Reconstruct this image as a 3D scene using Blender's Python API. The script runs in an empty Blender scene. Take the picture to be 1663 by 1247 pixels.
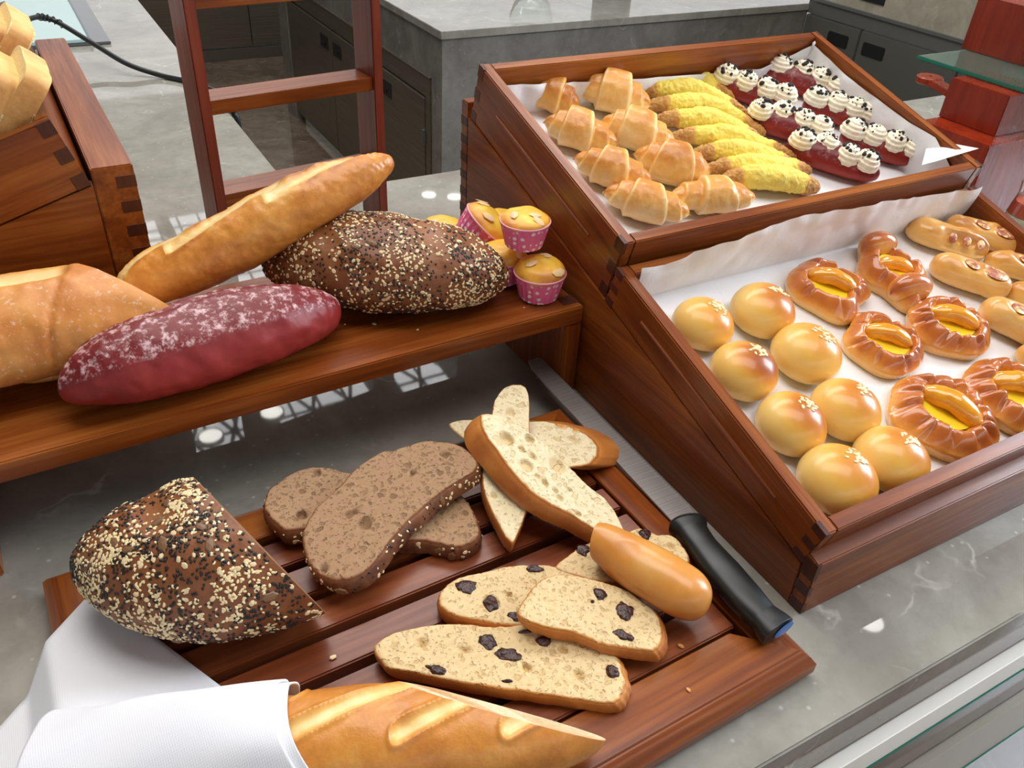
import bpy, bmesh, math, random
import numpy as np
from mathutils import Matrix, Vector
random.seed(7); rng = np.random.default_rng(7)
SC = bpy.context.scene; COL = SC.collection
rad = math.radians

# ------------------------------------------------------------------ camera
F_PX, PITCH, ROLL, YAW = 1356.0, rad(35.77), rad(3.65), rad(31.1)
CX, CY, CAMH = 831.5, 623.5, 0.5
_F = np.array([0, math.cos(PITCH), -math.sin(PITCH)]); _R = np.array([1., 0, 0]); _U = np.cross(_R, _F)
_R, _U = math.cos(ROLL)*_R+math.sin(ROLL)*_U, -math.sin(ROLL)*_R+math.cos(ROLL)*_U
_M = np.array([[math.cos(YAW), math.sin(YAW), 0], [-math.sin(YAW), math.cos(YAW), 0], [0, 0, 1]])
_R, _U, _F = _M@_R, _M@_U, _M@_F
EYE = np.array([0, 0, CAMH])
cam = bpy.data.cameras.new('camera'); camo = bpy.data.objects.new('camera', cam); COL.objects.link(camo)
cam.sensor_width = 36; cam.lens = F_PX/1663*36; cam.clip_start = .02; cam.clip_end = 60
camo.matrix_world = Matrix(((_R[0], _U[0], -_F[0], 0), (_R[1], _U[1], -_F[1], 0), (_R[2], _U[2], -_F[2], CAMH), (0, 0, 0, 1)))
SC.camera = camo

# ------------------------------------------------------------------ exposure, world, lights
SC.view_settings.view_transform = 'Standard'; SC.view_settings.look = 'None'
SC.view_settings.gamma = 1; SC.view_settings.use_curve_mapping = False
SC.view_settings.exposure = 0.05
W = bpy.data.worlds.new('world'); SC.world = W; W.use_nodes = True
wn = W.node_tree.nodes; wl = W.node_tree.links; wn.clear()
wo = wn.new('ShaderNodeOutputWorld'); wb = wn.new('ShaderNodeBackground')
tc = wn.new('ShaderNodeTexCoord'); sx = wn.new('ShaderNodeSeparateXYZ'); wl.new(tc.outputs['Generated'], sx.inputs[0])
mr = wn.new('ShaderNodeMapRange'); mr.inputs['From Min'].default_value = .30; mr.inputs['From Max'].default_value = .50
mr.inputs['To Min'].default_value = .75; mr.inputs['To Max'].default_value = 4.2
wl.new(sx.outputs[2], mr.inputs[0])
# the hall is darker to the left and behind the camera, brighter towards the glazed far right
dt = wn.new('ShaderNodeVectorMath'); dt.operation = 'DOT_PRODUCT'; dt.inputs[1].default_value = (.62, .78, 0); wl.new(tc.outputs['Generated'], dt.inputs[0])
m2 = wn.new('ShaderNodeMapRange'); m2.inputs['From Min'].default_value = -.6; m2.inputs['From Max'].default_value = .8; m2.inputs['To Min'].default_value = .50; m2.inputs['To Max'].default_value = 1.25; wl.new(dt.outputs['Value'], m2.inputs[0])
mm = wn.new('ShaderNodeMath'); mm.operation = 'MULTIPLY'; wl.new(mr.outputs[0], mm.inputs[0]); wl.new(m2.outputs[0], mm.inputs[1]); wl.new(mm.outputs[0], wb.inputs['Strength'])
wb.inputs['Color'].default_value = (.97, .98, 1, 1); wl.new(wb.outputs[0], wo.inputs[0])
def area(name, loc, target, sx_, sy_, power, color):
    l = bpy.data.lights.new(name, 'AREA'); l.shape = 'RECTANGLE'; l.size = sx_; l.size_y = sy_; l.energy = power; l.color = color
    o = bpy.data.objects.new(name, l); COL.objects.link(o); o.location = loc
    o.rotation_euler = (Vector(target)-Vector(loc)).to_track_quat('-Z', 'Y').to_euler(); return o
area('window_light', (3.3, -.10, 1.35), (.5, .5, 0), 1.0, 1.5, 78, (.78, .88, 1))
area('top_back_fill', (.75, 1.75, 2.17), (.55, 1.1, 0), 2.4, 1.2, 66, (1, .97, .93))  # unseen panel under the ceiling, added for soft light from above and behind
area('overhead_fill', (.55, .45, 2.17), (.551, .451, 0), 2.4, 1.0, 34, (1, .97, .93))  # unseen panel over the counter, added to brighten papers and napkin

# ------------------------------------------------------------------ maths helpers
def ray(x, y): return _F+_R*(x-CX)/F_PX-_U*(y-CY)/F_PX
def P(x, y, z=0.):
    d = ray(x, y); return EYE+d*(z-CAMH)/d[2]
def PX(x, y, X):
    d = ray(x, y); return EYE+d*(X/d[0])
def PY(x, y, Y):
    d = ray(x, y); return EYE+d*(Y/d[1])
def mpp(p): return float((np.asarray(p)-EYE)@_F)/F_PX       # metres per pixel at p
def V(*a): return np.array(a, float)
def hashn(i, j, k):
    h = (i*374761393+j*668265263+k*2147483647+1274126177) & 0xffffffff
    h = ((h ^ (h >> 13))*1274126177) & 0xffffffff
    return ((h ^ (h >> 16)) & 0xffff)/65535.
def noise(p, scale, seed=0):
    q = np.asarray(p)*scale+seed*17.37+100; i = np.floor(q).astype(np.int64); f = q-i; f = f*f*(3-2*f); r = 0
    for a in (0, 1):
        for b in (0, 1):
            for c in (0, 1):
                w = (f[:, 0] if a else 1-f[:, 0])*(f[:, 1] if b else 1-f[:, 1])*(f[:, 2] if c else 1-f[:, 2])
                r = r+w*hashn(i[:, 0]+a, i[:, 1]+b, i[:, 2]+c)
    return r*2-1
def fbm(p, scale, seed=0, o=3):
    return sum(noise(p, scale*2**k, seed+k)*.5**k for k in range(o))
def sstep(a, b, x): t = np.clip((x-a)/(b-a), 0, 1); return t*t*(3-2*t)

# ------------------------------------------------------------------ geometry: (verts, faces, tone, face material index)
def G(v, f, tone=None, mi=None):
    v = np.asarray(v, float).reshape(-1, 3)
    return dict(v=v, f=[list(map(int, x)) for x in f], t=np.zeros(len(v)) if tone is None else np.asarray(tone, float), m=[0]*len(f) if mi is None else list(mi))
def join(*gs):
    gs = [g for g in gs if g is not None]; n = 0; f = []; m = []
    for g in gs:
        f += [[i+n for i in x] for x in g['f']]; m += g['m']; n += len(g['v'])
    return dict(v=np.vstack([g['v'] for g in gs]), f=f, t=np.concatenate([g['t'] for g in gs]), m=m)
def xf(g, M):
    M = np.array(M); return dict(v=g['v']@M[:3, :3].T+M[:3, 3], f=g['f'], t=g['t'], m=g['m'])
def setm(g, i): g = dict(g); g['m'] = [i]*len(g['f']); return g
def grid_faces(a, b, closed_b=True):
    f = []
    for i in range(a-1):
        for j in range(b if closed_b else b-1):
            k = (j+1) % b; f.append([i*b+j, i*b+k, (i+1)*b+k, (i+1)*b+j])
    return f
def bm_geo(bm):
    bm.verts.index_update(); r = G([v.co[:] for v in bm.verts], [[v.index for v in f.verts] for f in bm.faces], mi=[f.material_index for f in bm.faces]); bm.free(); return r
def box(x0, x1, y0, y1, z0, z1, b=.0008, seg=2):
    bm = bmesh.new(); bmesh.ops.create_cube(bm, size=1)
    for v in bm.verts: v.co = Vector(((x0+x1)/2+v.co.x*(x1-x0), (y0+y1)/2+v.co.y*(y1-y0), (z0+z1)/2+v.co.z*(z1-z0)))
    if b: bmesh.ops.bevel(bm, geom=bm.edges[:], offset=b, segments=seg, affect='EDGES')
    return bm_geo(bm)
def prism(poly, axis, a, b, bev=.0006):
    """polygon (2D) extruded along axis from a to b; the 2D coordinates are the other two axes in order"""
    bm = bmesh.new(); o = [i for i in range(3) if i != axis]; n = len(poly); L = []
    for h in (a, b):
        r = []
        for p in poly:
            c = [0, 0, 0]; c[o[0]] = p[0]; c[o[1]] = p[1]; c[axis] = h; r.append(bm.verts.new(c))
        L.append(r)
    bm.faces.new(L[0]); bm.faces.new(L[1][::-1])
    for i in range(n): bm.faces.new((L[0][i], L[1][i], L[1][(i+1) % n], L[0][(i+1) % n]))
    bmesh.ops.recalc_face_normals(bm, faces=bm.faces[:])
    if bev: bmesh.ops.bevel(bm, geom=bm.edges[:], offset=bev, segments=2, affect='EDGES')
    return bm_geo(bm)
def lathe(prof, n=32, cap=True):
    v = []; 
    for r, z in prof:
        for j in range(n):
            a = 2*math.pi*j/n; v.append((r*math.cos(a), r*math.sin(a), z))
    f = grid_faces(len(prof), n)
    if cap: f.append(list(range(n))[::-1]); f.append([(len(prof)-1)*n+j for j in range(n)])
    return G(v, f)
def tube(path, r, n=10):
    path = np.asarray(path, float); m = len(path); rr = r if hasattr(r, '__len__') else [r]*m
    T = np.gradient(path, axis=0); T /= np.linalg.norm(T, axis=1)[:, None]; v = []
    up = V(0, 0, 1) if abs(T[0][2]) < .9 else V(1, 0, 0)
    for i in range(m):
        s = np.cross(T[i], up); s /= np.linalg.norm(s)+1e-9; u = np.cross(s, T[i]); up = u
        for j in range(n):
            a = 2*math.pi*j/n; v.append(path[i]+rr[i]*(math.cos(a)*s+math.sin(a)*u))
    return G(v, grid_faces(m, n)+[list(range(n))[::-1], [(m-1)*n+j for j in range(n)]])
def bez(pts, n):
    """Catmull-Rom through points"""
    pts = np.asarray(pts, float); q = np.vstack([2*pts[0]-pts[1], pts, 2*pts[-1]-pts[-2]]); out = []
    for t in np.linspace(0, len(pts)-1-1e-9, n):
        i = int(t); u = t-i; a, b, c, d = q[i:i+4]
        out.append(.5*((2*b)+(c-a)*u+(2*a-5*b+4*c-d)*u*u+(3*b-a-3*c+d)*u**3))
    return np.array(out)
def loft(spine, w, h, nt=90, na=56, flat=.55, pw=1., disp=None, tone=None, tend=2.2, prof=None, lat=None):
    """closed body along spine. w,h half width / half height (scalars); prof(t) 0..1 scales them.  z of the spine is the body's mid height"""
    sp = bez(spine, nt) if len(spine) > 2 else np.array([np.asarray(spine[0])*(1-t)+np.asarray(spine[1])*t for t in np.linspace(0, 1, nt)])
    tt = (1-np.cos(np.linspace(0, math.pi, nt)))/2; k = np.linspace(0, 1, nt)
    sp = np.array([[np.interp(x, k, sp[:, c]) for c in range(3)] for x in tt])
    T = np.gradient(sp, axis=0); T /= np.linalg.norm(T, axis=1)[:, None]+1e-12
    S = np.cross(T, V(0, 0, 1)); S /= np.linalg.norm(S, axis=1)[:, None]; U = np.cross(S, T)
    pr = (1-np.abs(2*tt-1)**tend)**.5 if prof is None else prof(tt); pr = np.maximum(pr, .004)
    a = np.linspace(0, 2*math.pi, na, endpoint=False); A, TT = np.meshgrid(a, tt)
    ca, sa = np.cos(A), np.sin(A); ex = np.sign(ca)*np.abs(ca)**pw; ey = np.sign(sa)*np.abs(sa)**pw
    ey = np.where(ey < 0, ey*flat, ey)
    PR = pr[:, None]; HP = PR**.75
    v = sp[:, None, :]+S[:, None, :]*(ex*w*PR)[..., None]+U[:, None, :]*((ey+ (flat-1)*0)*h*HP)[..., None]
    nrm = S[:, None, :]*(ca/w)[..., None]+U[:, None, :]*(sa/h)[..., None]; nrm = nrm/np.linalg.norm(nrm, axis=2)[..., None]
    v = v.reshape(-1, 3); nrm = nrm.reshape(-1, 3); A = A.ravel(); TT = TT.ravel()
    if disp is not None:
        d = disp(TT, A, v, nrm); v = v+nrm*(d*np.minimum(1, np.repeat(pr, na)*3))[:, None]
    g = G(v, grid_faces(nt, na)+[list(range(na)), [(nt-1)*na+j for j in range(na)][::-1]])
    g['f'] = [x[::-1] for x in g['f']]
    if tone is not None: g['t'] = np.clip(tone(TT, A, v, nrm), 0, 1)
    g['n'] = nrm; g['tt'] = TT; g['a'] = A
    return g
def cut(g, co, no, mi=1, crumb=True):
    """cut the geometry with a plane, drop the side the normal points to, close with material mi"""
    bm = bmesh.new(); tl = bm.verts.layers.float.new('t'); vs = []
    for p, t in zip(g['v'], g['t']):
        q = bm.verts.new(p); q[tl] = t; vs.append(q)
    for f, m in zip(g['f'], g['m']):
        try: x = bm.faces.new([vs[i] for i in f]); x.material_index = m
        except ValueError: pass
    r = bmesh.ops.bisect_plane(bm, geom=bm.verts[:]+bm.edges[:]+bm.faces[:], plane_co=Vector(co), plane_no=Vector(no), clear_outer=True)
    e = [x for x in r['geom_cut'] if isinstance(x, bmesh.types.BMEdge)]
    before = set(bm.faces); bmesh.ops.holes_fill(bm, edges=e, sides=0)
    for f in bm.faces:
        if f not in before: f.material_index = mi
    bm.verts.index_update()
    o = G([v.co[:] for v in bm.verts], [[v.index for v in f.verts] for f in bm.faces], [v[tl] for v in bm.verts], [f.material_index for f in bm.faces]); bm.free(); return o

# ------------------------------------------------------------------ things
def to_mesh(name, g, mats, smooth=True, sharp=35):
    me = bpy.data.meshes.new(name); me.from_pydata(g['v'].tolist(), [], g['f']); me.update()
    for m in (mats if isinstance(mats, (list, tuple)) else [mats]): me.materials.append(m)
    me.polygons.foreach_set('material_index', g['m'])
    if np.ptp(g['t']) > 0 or g['t'].any():
        at = me.attributes.new('tone', 'FLOAT', 'POINT'); at.data.foreach_set('value', g['t'].astype(np.float32))
    if smooth:
        me.polygons.foreach_set('use_smooth', [True]*len(g['f']))
        try: me.set_sharp_from_angle(angle=rad(sharp))
        except Exception: pass
    return me
def tag(o, label, cat, group=None, kind=None):
    if label: o['label'] = label
    if cat: o['category'] = cat
    if group: o['group'] = group
    if kind: o['kind'] = kind
    return o
def frame(loc, rz=0., tilt=None):
    M = Matrix.Translation(Vector(loc))
    if tilt is not None: M = M@tilt
    return M@Matrix.Rotation(rz, 4, 'Z')
class Thing:
    def __init__(s, name, label, cat, M, group=None):
        s.o = bpy.data.objects.new(name, None); COL.objects.link(s.o); s.o.empty_display_size = .02
        s.M = M if isinstance(M, Matrix) else Matrix.Translation(Vector(M)); s.o.matrix_world = s.M; tag(s.o, label, cat, group)
    def add(s, name, g, mats, parent=None, label=None, kind=None, world=False, sharp=35, smooth=True):
        if world: g = xf(g, np.array(s.M.inverted()))
        o = bpy.data.objects.new(name, to_mesh(name, g, mats, smooth, sharp)); COL.objects.link(o); o.parent = parent or s.o
        if label: o['label'] = label
        if kind: o['kind'] = kind
        return o
def solo(name, label, cat, M, g, mats, group=None, kind=None, world=False, sharp=35, smooth=True):
    M = M if isinstance(M, Matrix) else Matrix.Translation(Vector(M))
    if world: g = xf(g, np.array(M.inverted()))
    o = bpy.data.objects.new(name, to_mesh(name, g, mats, smooth, sharp)); COL.objects.link(o); o.matrix_world = M
    return tag(o, label, cat, group, kind)
def structure(name, g, mats, loc=(0, 0, 0)):
    return solo(name, None, None, loc, g, mats, kind='structure', world=True)

# ------------------------------------------------------------------ materials
class Mat:
    def __init__(s, name):
        s.m = bpy.data.materials.new(name); s.m.use_nodes = True; s.nt = s.m.node_tree; s.N = s.nt.nodes; s.L = s.nt.links
        s.b = s.N['Principled BSDF']
    def n(s, t, **k):
        x = s.N.new(t)
        for a, b in k.items():
            if a in x.inputs.keys() if isinstance(a, str) else False: pass
            setattr(x, a, b)
        return x
    def link(s, a, b): s.L.new(a, b)
    def set(s, **k):
        for a, b in k.items():
            nm = {'rough': 'Roughness', 'spec': 'Specular IOR Level', 'metal': 'Metallic', 'coat': 'Coat Weight', 'coatr': 'Coat Roughness', 'sss': 'Subsurface Weight', 'trans': 'Transmission Weight', 'ior': 'IOR', 'color': 'Base Color', 'sheen': 'Sheen Weight', 'estr': 'Emission Strength', 'ecol': 'Emission Color', 'sssc': 'Subsurface Scale'}[a]
            s.b.inputs[nm].default_value = (*b, 1) if a in ('color', 'ecol') else b
        return s
    def coords(s, scale=(1, 1, 1), kind='Object', rot=(0, 0, 0)):
        t = s.n('ShaderNodeTexCoord'); m = s.n('ShaderNodeMapping'); m.inputs['Scale'].default_value = scale; m.inputs['Rotation'].default_value = rot
        s.link(t.outputs[kind], m.inputs[0]); return m.outputs[0]
    def noise(s, co, scale, detail=4, rough=.55, dist=0.):
        x = s.n('ShaderNodeTexNoise'); x.inputs['Scale'].default_value = scale; x.inputs['Detail'].default_value = detail; x.inputs['Roughness'].default_value = rough; x.inputs['Distortion'].default_value = dist
        s.link(co, x.inputs['Vector']); return x.outputs['Fac']
    def voro(s, co, scale, feature='F1', rnd=1.):
        x = s.n('ShaderNodeTexVoronoi'); x.feature = feature; x.inputs['Scale'].default_value = scale; x.inputs['Randomness'].default_value = rnd
        s.link(co, x.inputs['Vector']); return x
    def ramp(s, fac, stops, interp='LINEAR'):
        x = s.n('ShaderNodeValToRGB'); x.color_ramp.interpolation = interp; e = x.color_ramp.elements
        while len(e) < len(stops): e.new(.5)
        for i, (p, c) in enumerate(stops): e[i].position = p; e[i].color = (*c, 1) if hasattr(c, '__len__') else (c, c, c, 1)
        s.link(fac, x.inputs[0]); return x.outputs[0]
    def mix(s, fac, a, b, mode='MIX'):
        x = s.n('ShaderNodeMix'); x.data_type = 'RGBA'; x.blend_type = mode
        for v, i in ((fac, 0), (a, 6), (b, 7)):
            if hasattr(v, 'is_linked'): s.link(v, x.inputs[i])
            else: x.inputs[i].default_value = v if i == 0 else (*v, 1)
        return x.outputs[2]
    def math(s, op, a, b=None, clamp=False):
        x = s.n('ShaderNodeMath'); x.operation = op; x.use_clamp = clamp
        for v, i in ((a, 0), (b, 1)):
            if v is None: continue
            if hasattr(v, 'is_linked'): s.link(v, x.inputs[i])
            else: x.inputs[i].default_value = v
        return x.outputs[0]
    def attr(s, name='tone'):
        x = s.n('ShaderNodeAttribute'); x.attribute_name = name; return x.outputs['Fac']
    def bump(s, h, strength=.3, dist=.001, prev=None):
        x = s.n('ShaderNodeBump'); x.inputs['Strength'].default_value = strength; x.inputs['Distance'].default_value = dist
        s.link(h, x.inputs['Height'])
        if prev is not None: s.link(prev, x.inputs['Normal'])
        s.link(x.outputs[0], s.b.inputs['Normal']); return x.outputs[0]
    def color(s, c): s.link(c, s.b.inputs['Base Color'])

def wood(name, axis, dark=(.062, .010, .0012), mid=(.205, .045, .0055), light=(.44, .145, .026), rough=.3):
    m = Mat(name); sc = [26, 26, 26]; sc[axis] = 1.6; co = m.coords(tuple(sc))
    a = m.noise(co, 1.3, 5, .6, .6); sc2 = [220, 220, 220]; sc2[axis] = 9; b = m.noise(m.coords(tuple(sc2)), 1.2, 3, .6)
    big = m.noise(m.coords((3, 3, 3)), 1.5, 2)
    f = m.math('ADD', m.math('MULTIPLY', a, .62), m.math('ADD', m.math('MULTIPLY', b, .25), m.math('MULTIPLY', big, .2)))
    c = m.ramp(f, [(.34, dark), (.52, mid), (.74, light)]); m.color(c)
    m.link(m.ramp(b, [(.3, rough*1.35), (.8, rough*.8)]), m.b.inputs['Roughness'])
    m.bump(b, .12, .0006); m.set(spec=.28, coat=.30, coatr=.22); return m.m
WX, WY, WZ = [wood('sapele_wood_'+'xyz'[i], i) for i in range(3)]
SLAT = wood('oiled_slat_wood', 0, (.06, .011, .003), (.17, .037, .010), (.30, .085, .028), .34)
ENDG = wood('end_grain_wood', 2, (.022, .005, .002), (.07, .016, .006), (.12, .03, .012), .4)
REDW = wood('red_lacquered_wood', 2, (.15, .010, .003), (.25, .022, .005), (.35, .04, .010), .25)

def marble(name, base, cloud, vein, rough=.07, scale=1., veinw=.5, spec=.5):
    m = Mat(name); co = m.coords((scale,)*3)
    cl = m.noise(co, 7, 6, .62, .8); cl2 = m.noise(co, 38, 5, .7)
    c = m.mix(m.ramp(cl, [(.35, 0), (.68, 1)]), base, cloud)
    c = m.mix(m.math('MULTIPLY', m.ramp(cl2, [(.45, 0), (.72, 1)]), .35), c, tuple(x*.62 for x in base))
    nz = m.n('ShaderNodeTexNoise'); nz.inputs['Scale'].default_value = 9; nz.inputs['Detail'].default_value = 5; m.link(co, nz.inputs['Vector'])
    ad = m.n('ShaderNodeVectorMath'); ad.operation = 'MULTIPLY_ADD'; m.link(nz.outputs['Color'], ad.inputs[0]); ad.inputs[1].default_value = (.16,)*3; m.link(co, ad.inputs[2])
    v = m.voro(ad.outputs[0], 7, 'DISTANCE_TO_EDGE').outputs['Distance']
    msk = m.ramp(m.noise(co, 11, 3), [(.52, 0), (.66, 1)])
    vv = m.math('MULTIPLY', m.ramp(v, [(0., 1), (.022, 0)]), msk)
    c = m.mix(m.math('MULTIPLY', vv, veinw), c, vein)
    fl = m.voro(m.coords((scale*60, scale*60, scale*60), rot=(.3, .2, .6)), 1.0).outputs['Distance']
    c = m.mix(m.math('MULTIPLY', m.ramp(fl, [(.06, 1), (.12, 0)]), .35), c, vein)
    m.color(c); m.set(rough=rough, spec=spec); return m.m
MARBLE = marble('grey_polished_marble', (.255, .24, .205), (.37, .355, .31), (.70, .68, .62), .03)
MARBLED = marble('dark_grey_marble', (.17, .158, .14), (.26, .245, .22), (.5, .48, .45), .12)
MARBLEB = marble('brown_polished_marble', (.11, .078, .056), (.20, .152, .112), (.5, .42, .36), .10)
def plain(name, c, rough=.5, **k):
    m = Mat(name); m.set(color=c, rough=rough, **k); return m.m
STEEL = Mat('brushed_bronze_steel'); STEEL.color(STEEL.ramp(STEEL.noise(STEEL.coords((2, 2, 90)), 2, 3), [(.3, (.16, .138, .10)), (.7, (.24, .21, .16))])); STEEL.set(metal=.6, rough=.3); STEEL = STEEL.m
STEELL = plain('satin_steel', (.17, .175, .165), .35, metal=.5)
STEELR = plain('grey_steel_door', (.13, .13, .115), .4, metal=.4)
BLACKP = plain('black_plastic', (.010, .011, .011), .38)
RUBBER = plain('black_cable_rubber', (.012, .013, .014), .45)
BLADE = Mat('polished_blade_steel'); BLADE.color(BLADE.ramp(BLADE.noise(BLADE.coords((4, 300, 4)), 2, 2), [(.3, (.38, .37, .36)), (.7, (.55, .54, .52))])); BLADE.set(metal=.75, rough=.32); BLADE = BLADE.m
GLASS = plain('clear_glass', (.93, .98, .96), .02, trans=1., ior=1.45)
GGLASS = plain('green_edge_glass', (.50, .80, .70), .04, trans=.92, ior=1.5)
GEDGE = plain('glass_edge_green', (.03, .22, .15), .12, trans=.25, ior=1.5)
LITSTRIP = plain('light_painted_strip', (1, .97, .90), .3)  # near-white base colour stands in for the strong light on the strip

def dough(name, stops, nscale=60, namp=.25, rough=.42, bump=.15, bscale=420, coat=0., sss=.0, flour=None, coatr=.2):
    m = Mat(name); co = m.coords(); t = m.attr()
    n1 = m.noise(co, nscale, 5, .6); n2 = m.noise(co, nscale*5, 3, .6)
    f = m.math('ADD', t, m.math('MULTIPLY', m.math('SUBTRACT', m.math('ADD', m.math('MULTIPLY', n1, .7), m.math('MULTIPLY', n2, .3)), .5), namp*2), clamp=True)
    c = m.ramp(f, stops)
    if flour:
        fl = m.ramp(m.noise(co, flour[0], 8, .75), [(flour[1], 0), (flour[1]+.12, 1)])
        msk = m.ramp(m.attr('tone'), [(flour[2], 0), (flour[2]+.15, 1)])
        c = m.mix(m.math('MULTIPLY', m.math('MULTIPLY', fl, msk), flour[3]), c, flour[4])
    m.color(c); bn = m.noise(co, bscale, 4, .6); m.bump(bn, bump, .0008)
    m.set(rough=rough, spec=.45, coat=coat, coatr=coatr)
    if sss: m.set(sss=sss, sssc=.006); m.b.inputs['Subsurface Radius'].default_value = (1, .5, .2)
    return m.m
def crumbmat(name, base, hole, big=95, small=420, crust=None, bthr=.16):
    m = Mat(name); co = m.coords(); nz = m.noise(co, 300, 4, .65)
    nc = m.n('ShaderNodeTexNoise'); nc.inputs['Scale'].default_value = 150; nc.inputs['Detail'].default_value = 2; m.link(co, nc.inputs['Vector'])
    ad = m.n('ShaderNodeVectorMath'); ad.operation = 'MULTIPLY_ADD'; m.link(nc.outputs['Color'], ad.inputs[0]); ad.inputs[1].default_value = (.007,)*3; m.link(co, ad.inputs[2]); hs = []
    for sc, th, sf in ((big, bthr, 14), (small*.55, .26, 9), (small, .30, 6)):
        v = m.voro(ad.outputs[0], sc); sep = m.n('ShaderNodeSeparateColor'); m.link(v.outputs['Color'], sep.inputs[0])
        thr = m.math('MULTIPLY', m.math('POWER', sep.outputs[0], 1.8), th*2.2)
        hs.append(m.math('MULTIPLY', m.math('SUBTRACT', thr, v.outputs['Distance']), sf, clamp=True))
    hh = m.math('MAXIMUM', hs[0], m.math('MAXIMUM', m.math('MULTIPLY', hs[1], .75), m.math('MULTIPLY', hs[2], .5)))
    c = m.mix(m.ramp(nz, [(.32, .0), (.68, .9)]), base, tuple(x*y for x, y in zip(base, (.88, .83, .74))))
    c = m.mix(m.math('MULTIPLY', hh, .80), c, hole)  # small pits darkened in the colour as well as bumped
    c = m.mix(m.math('MULTIPLY', m.math('MULTIPLY', m.attr(), -1.), 1., clamp=True), c, hole)  # shade inside the larger holes is mixed into the crumb colour
    if crust is not None:
        c = m.mix(m.ramp(m.attr(), [(.35, 0), (.8, 1)]), c, crust)
    m.color(c); m.bump(m.math('ADD', m.math('MULTIPLY', hh, -1.), m.math('MULTIPLY', nz, .35)), .7, .0022); m.set(rough=.75, spec=.2, sss=.10, sssc=.004); return m.m

BUN = dough('milk_bun_crust', [(0, (.88, .60, .19)), (.3, (.84, .46, .08)), (.60, (.66, .24, .03)), (.85, (.42, .10, .012)), (1, (.25, .05, .008))], 38, .13, .30, .03, 300, coat=.22, sss=.06, coatr=.07)
DANISH = dough('glazed_danish_crust', [(0, (.86, .54, .17)), (.35, (.80, .37, .075)), (.65, (.56, .16, .025)), (1, (.30, .055, .01))], 45, .25, .26, .10, 240, coat=.8, coatr=.08)
SAUS = dough('soft_roll_crust', [(0, (.84, .56, .20)), (.5, (.76, .39, .085)), (1, (.46, .15, .03))], 40, .22, .3, .05, 300, coat=.5, coatr=.1)
CROIS = dough('croissant_crust', [(0, (.88, .64, .30)), (.3, (.84, .48, .13)), (.6, (.72, .30, .055)), (1, (.42, .12, .02))], 130, .26, .36, .45, 330, coat=.25)
COCO = Mat('coconut_crust'); _co = COCO.coords(); _t = COCO.attr(); _n = COCO.noise(_co, 330, 5, .7)
COCO.color(COCO.mix(COCO.ramp(_n, [(.4, 0), (.75, .5)]), COCO.ramp(COCO.math('ADD', _t, COCO.math('MULTIPLY', COCO.math('SUBTRACT', _n, .5), .35), clamp=True), [(0, (1., .80, .12)), (.45, (.97, .68, .07)), (.62, (.68, .31, .06)), (1, (.42, .13, .02))]), (1, .86, .30)))
COCO.bump(_n, .9, .0016); COCO.set(rough=.6); COCO = COCO.m
REDB = dough('red_bun_crust', [(0, (.36, .030, .016)), (.6, (.22, .014, .012)), (1, (.13, .008, .010))], 60, .15, .38, .1, 300, flour=(140, .52, .35, .45, (.55, .30, .28)))
REDL = dough('red_loaf_crust', [(0, (.30, .022, .018)), (.5, (.20, .012, .014)), (1, (.15, .009, .012))], 40, .2, .45, .22, 260, flour=(150, .50, .40, .85, (.74, .50, .50)))
WHEAT = dough('baguette_crust', [(0, (.88, .66, .30)), (.25, (.82, .46, .12)), (.5, (.68, .27, .045)), (.8, (.42, .115, .018)), (1, (.20, .045, .010))], 60, .30, .36, .3, 420, coat=.2)
CIAB = dough('pale_loaf_crust', [(0, (.90, .66, .30)), (.3, (.78, .38, .10)), (.65, (.58, .20, .04)), (1, (.34, .09, .02))], 30, .26, .42, .2, 300, flour=(220, .56, .30, .6, (.88, .74, .56)))
BROWN = dough('brown_loaf_crust', [(0, (.34, .135, .05)), (.5, (.20, .062, .019)), (1, (.10, .026, .009))], 90, .35, .45, .5, 300)
ROLLC = dough('heel_crust', [(0, (.80, .50, .17)), (.45, (.66, .27, .05)), (1, (.36, .10, .02))], 30, .2, .33, .08, 300, coat=.3)
CAKE = dough('cupcake_sponge', [(0, (.95, .62, .07)), (.5, (.90, .46, .05)), (1, (.60, .20, .03))], 60, .25, .42, .2, 200, coat=.15)
WCRUMB = crumbmat('white_crumb', (.84, .73, .50), (.66, .49, .25), 75, 330, (.62, .27, .06))
RCRUMB = crumbmat('raisin_bread_crumb', (.78, .60, .34), (.56, .36, .15), 130, 430, (.60, .25, .06), .13)
BCRUMB = crumbmat('brown_crumb', (.40, .25, .145), (.19, .10, .05), 120, 420, (.24, .09, .035), .17)
TOASTC = crumbmat('toast_crumb', (.90, .72, .36), (.74, .46, .17), 300, 700, None, .1)
TOASTK = dough('toast_crust', [(0, (.86, .58, .22)), (.6, (.72, .38, .12)), (1, (.5, .2, .05))], 90, .45, .5, .3, 250)
SCR = dough('slice_side_crust', [(0, (.80, .50, .18)), (.5, (.58, .22, .045)), (1, (.36, .10, .02))], 70, .3, .45, .3, 300)
BSCR = dough('brown_slice_side', [(0, (.40, .20, .09)), (.5, (.24, .09, .035)), (1, (.10, .03, .012))], 150, .6, .6, .6, 250)
RAISIN = Mat('raisin'); RAISIN.color(RAISIN.ramp(RAISIN.noise(RAISIN.coords(), 300, 3), [(.3, (.016, .005, .004)), (.8, (.085, .022, .014))])); RAISIN.bump(RAISIN.noise(RAISIN.coords(), 260, 3), .8, .002); RAISIN.set(rough=.3); RAISIN = RAISIN.m
CREAM = plain('whipped_cream', (.93, .85, .66), .45, sss=.15, sssc=.004)
COOKIE = plain('dark_cookie_crumb', (.018, .010, .008), .7)
CUSTARD = plain('yellow_custard', (1., .72, .03), .3, coat=.5, sss=.08, sssc=.003)
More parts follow.
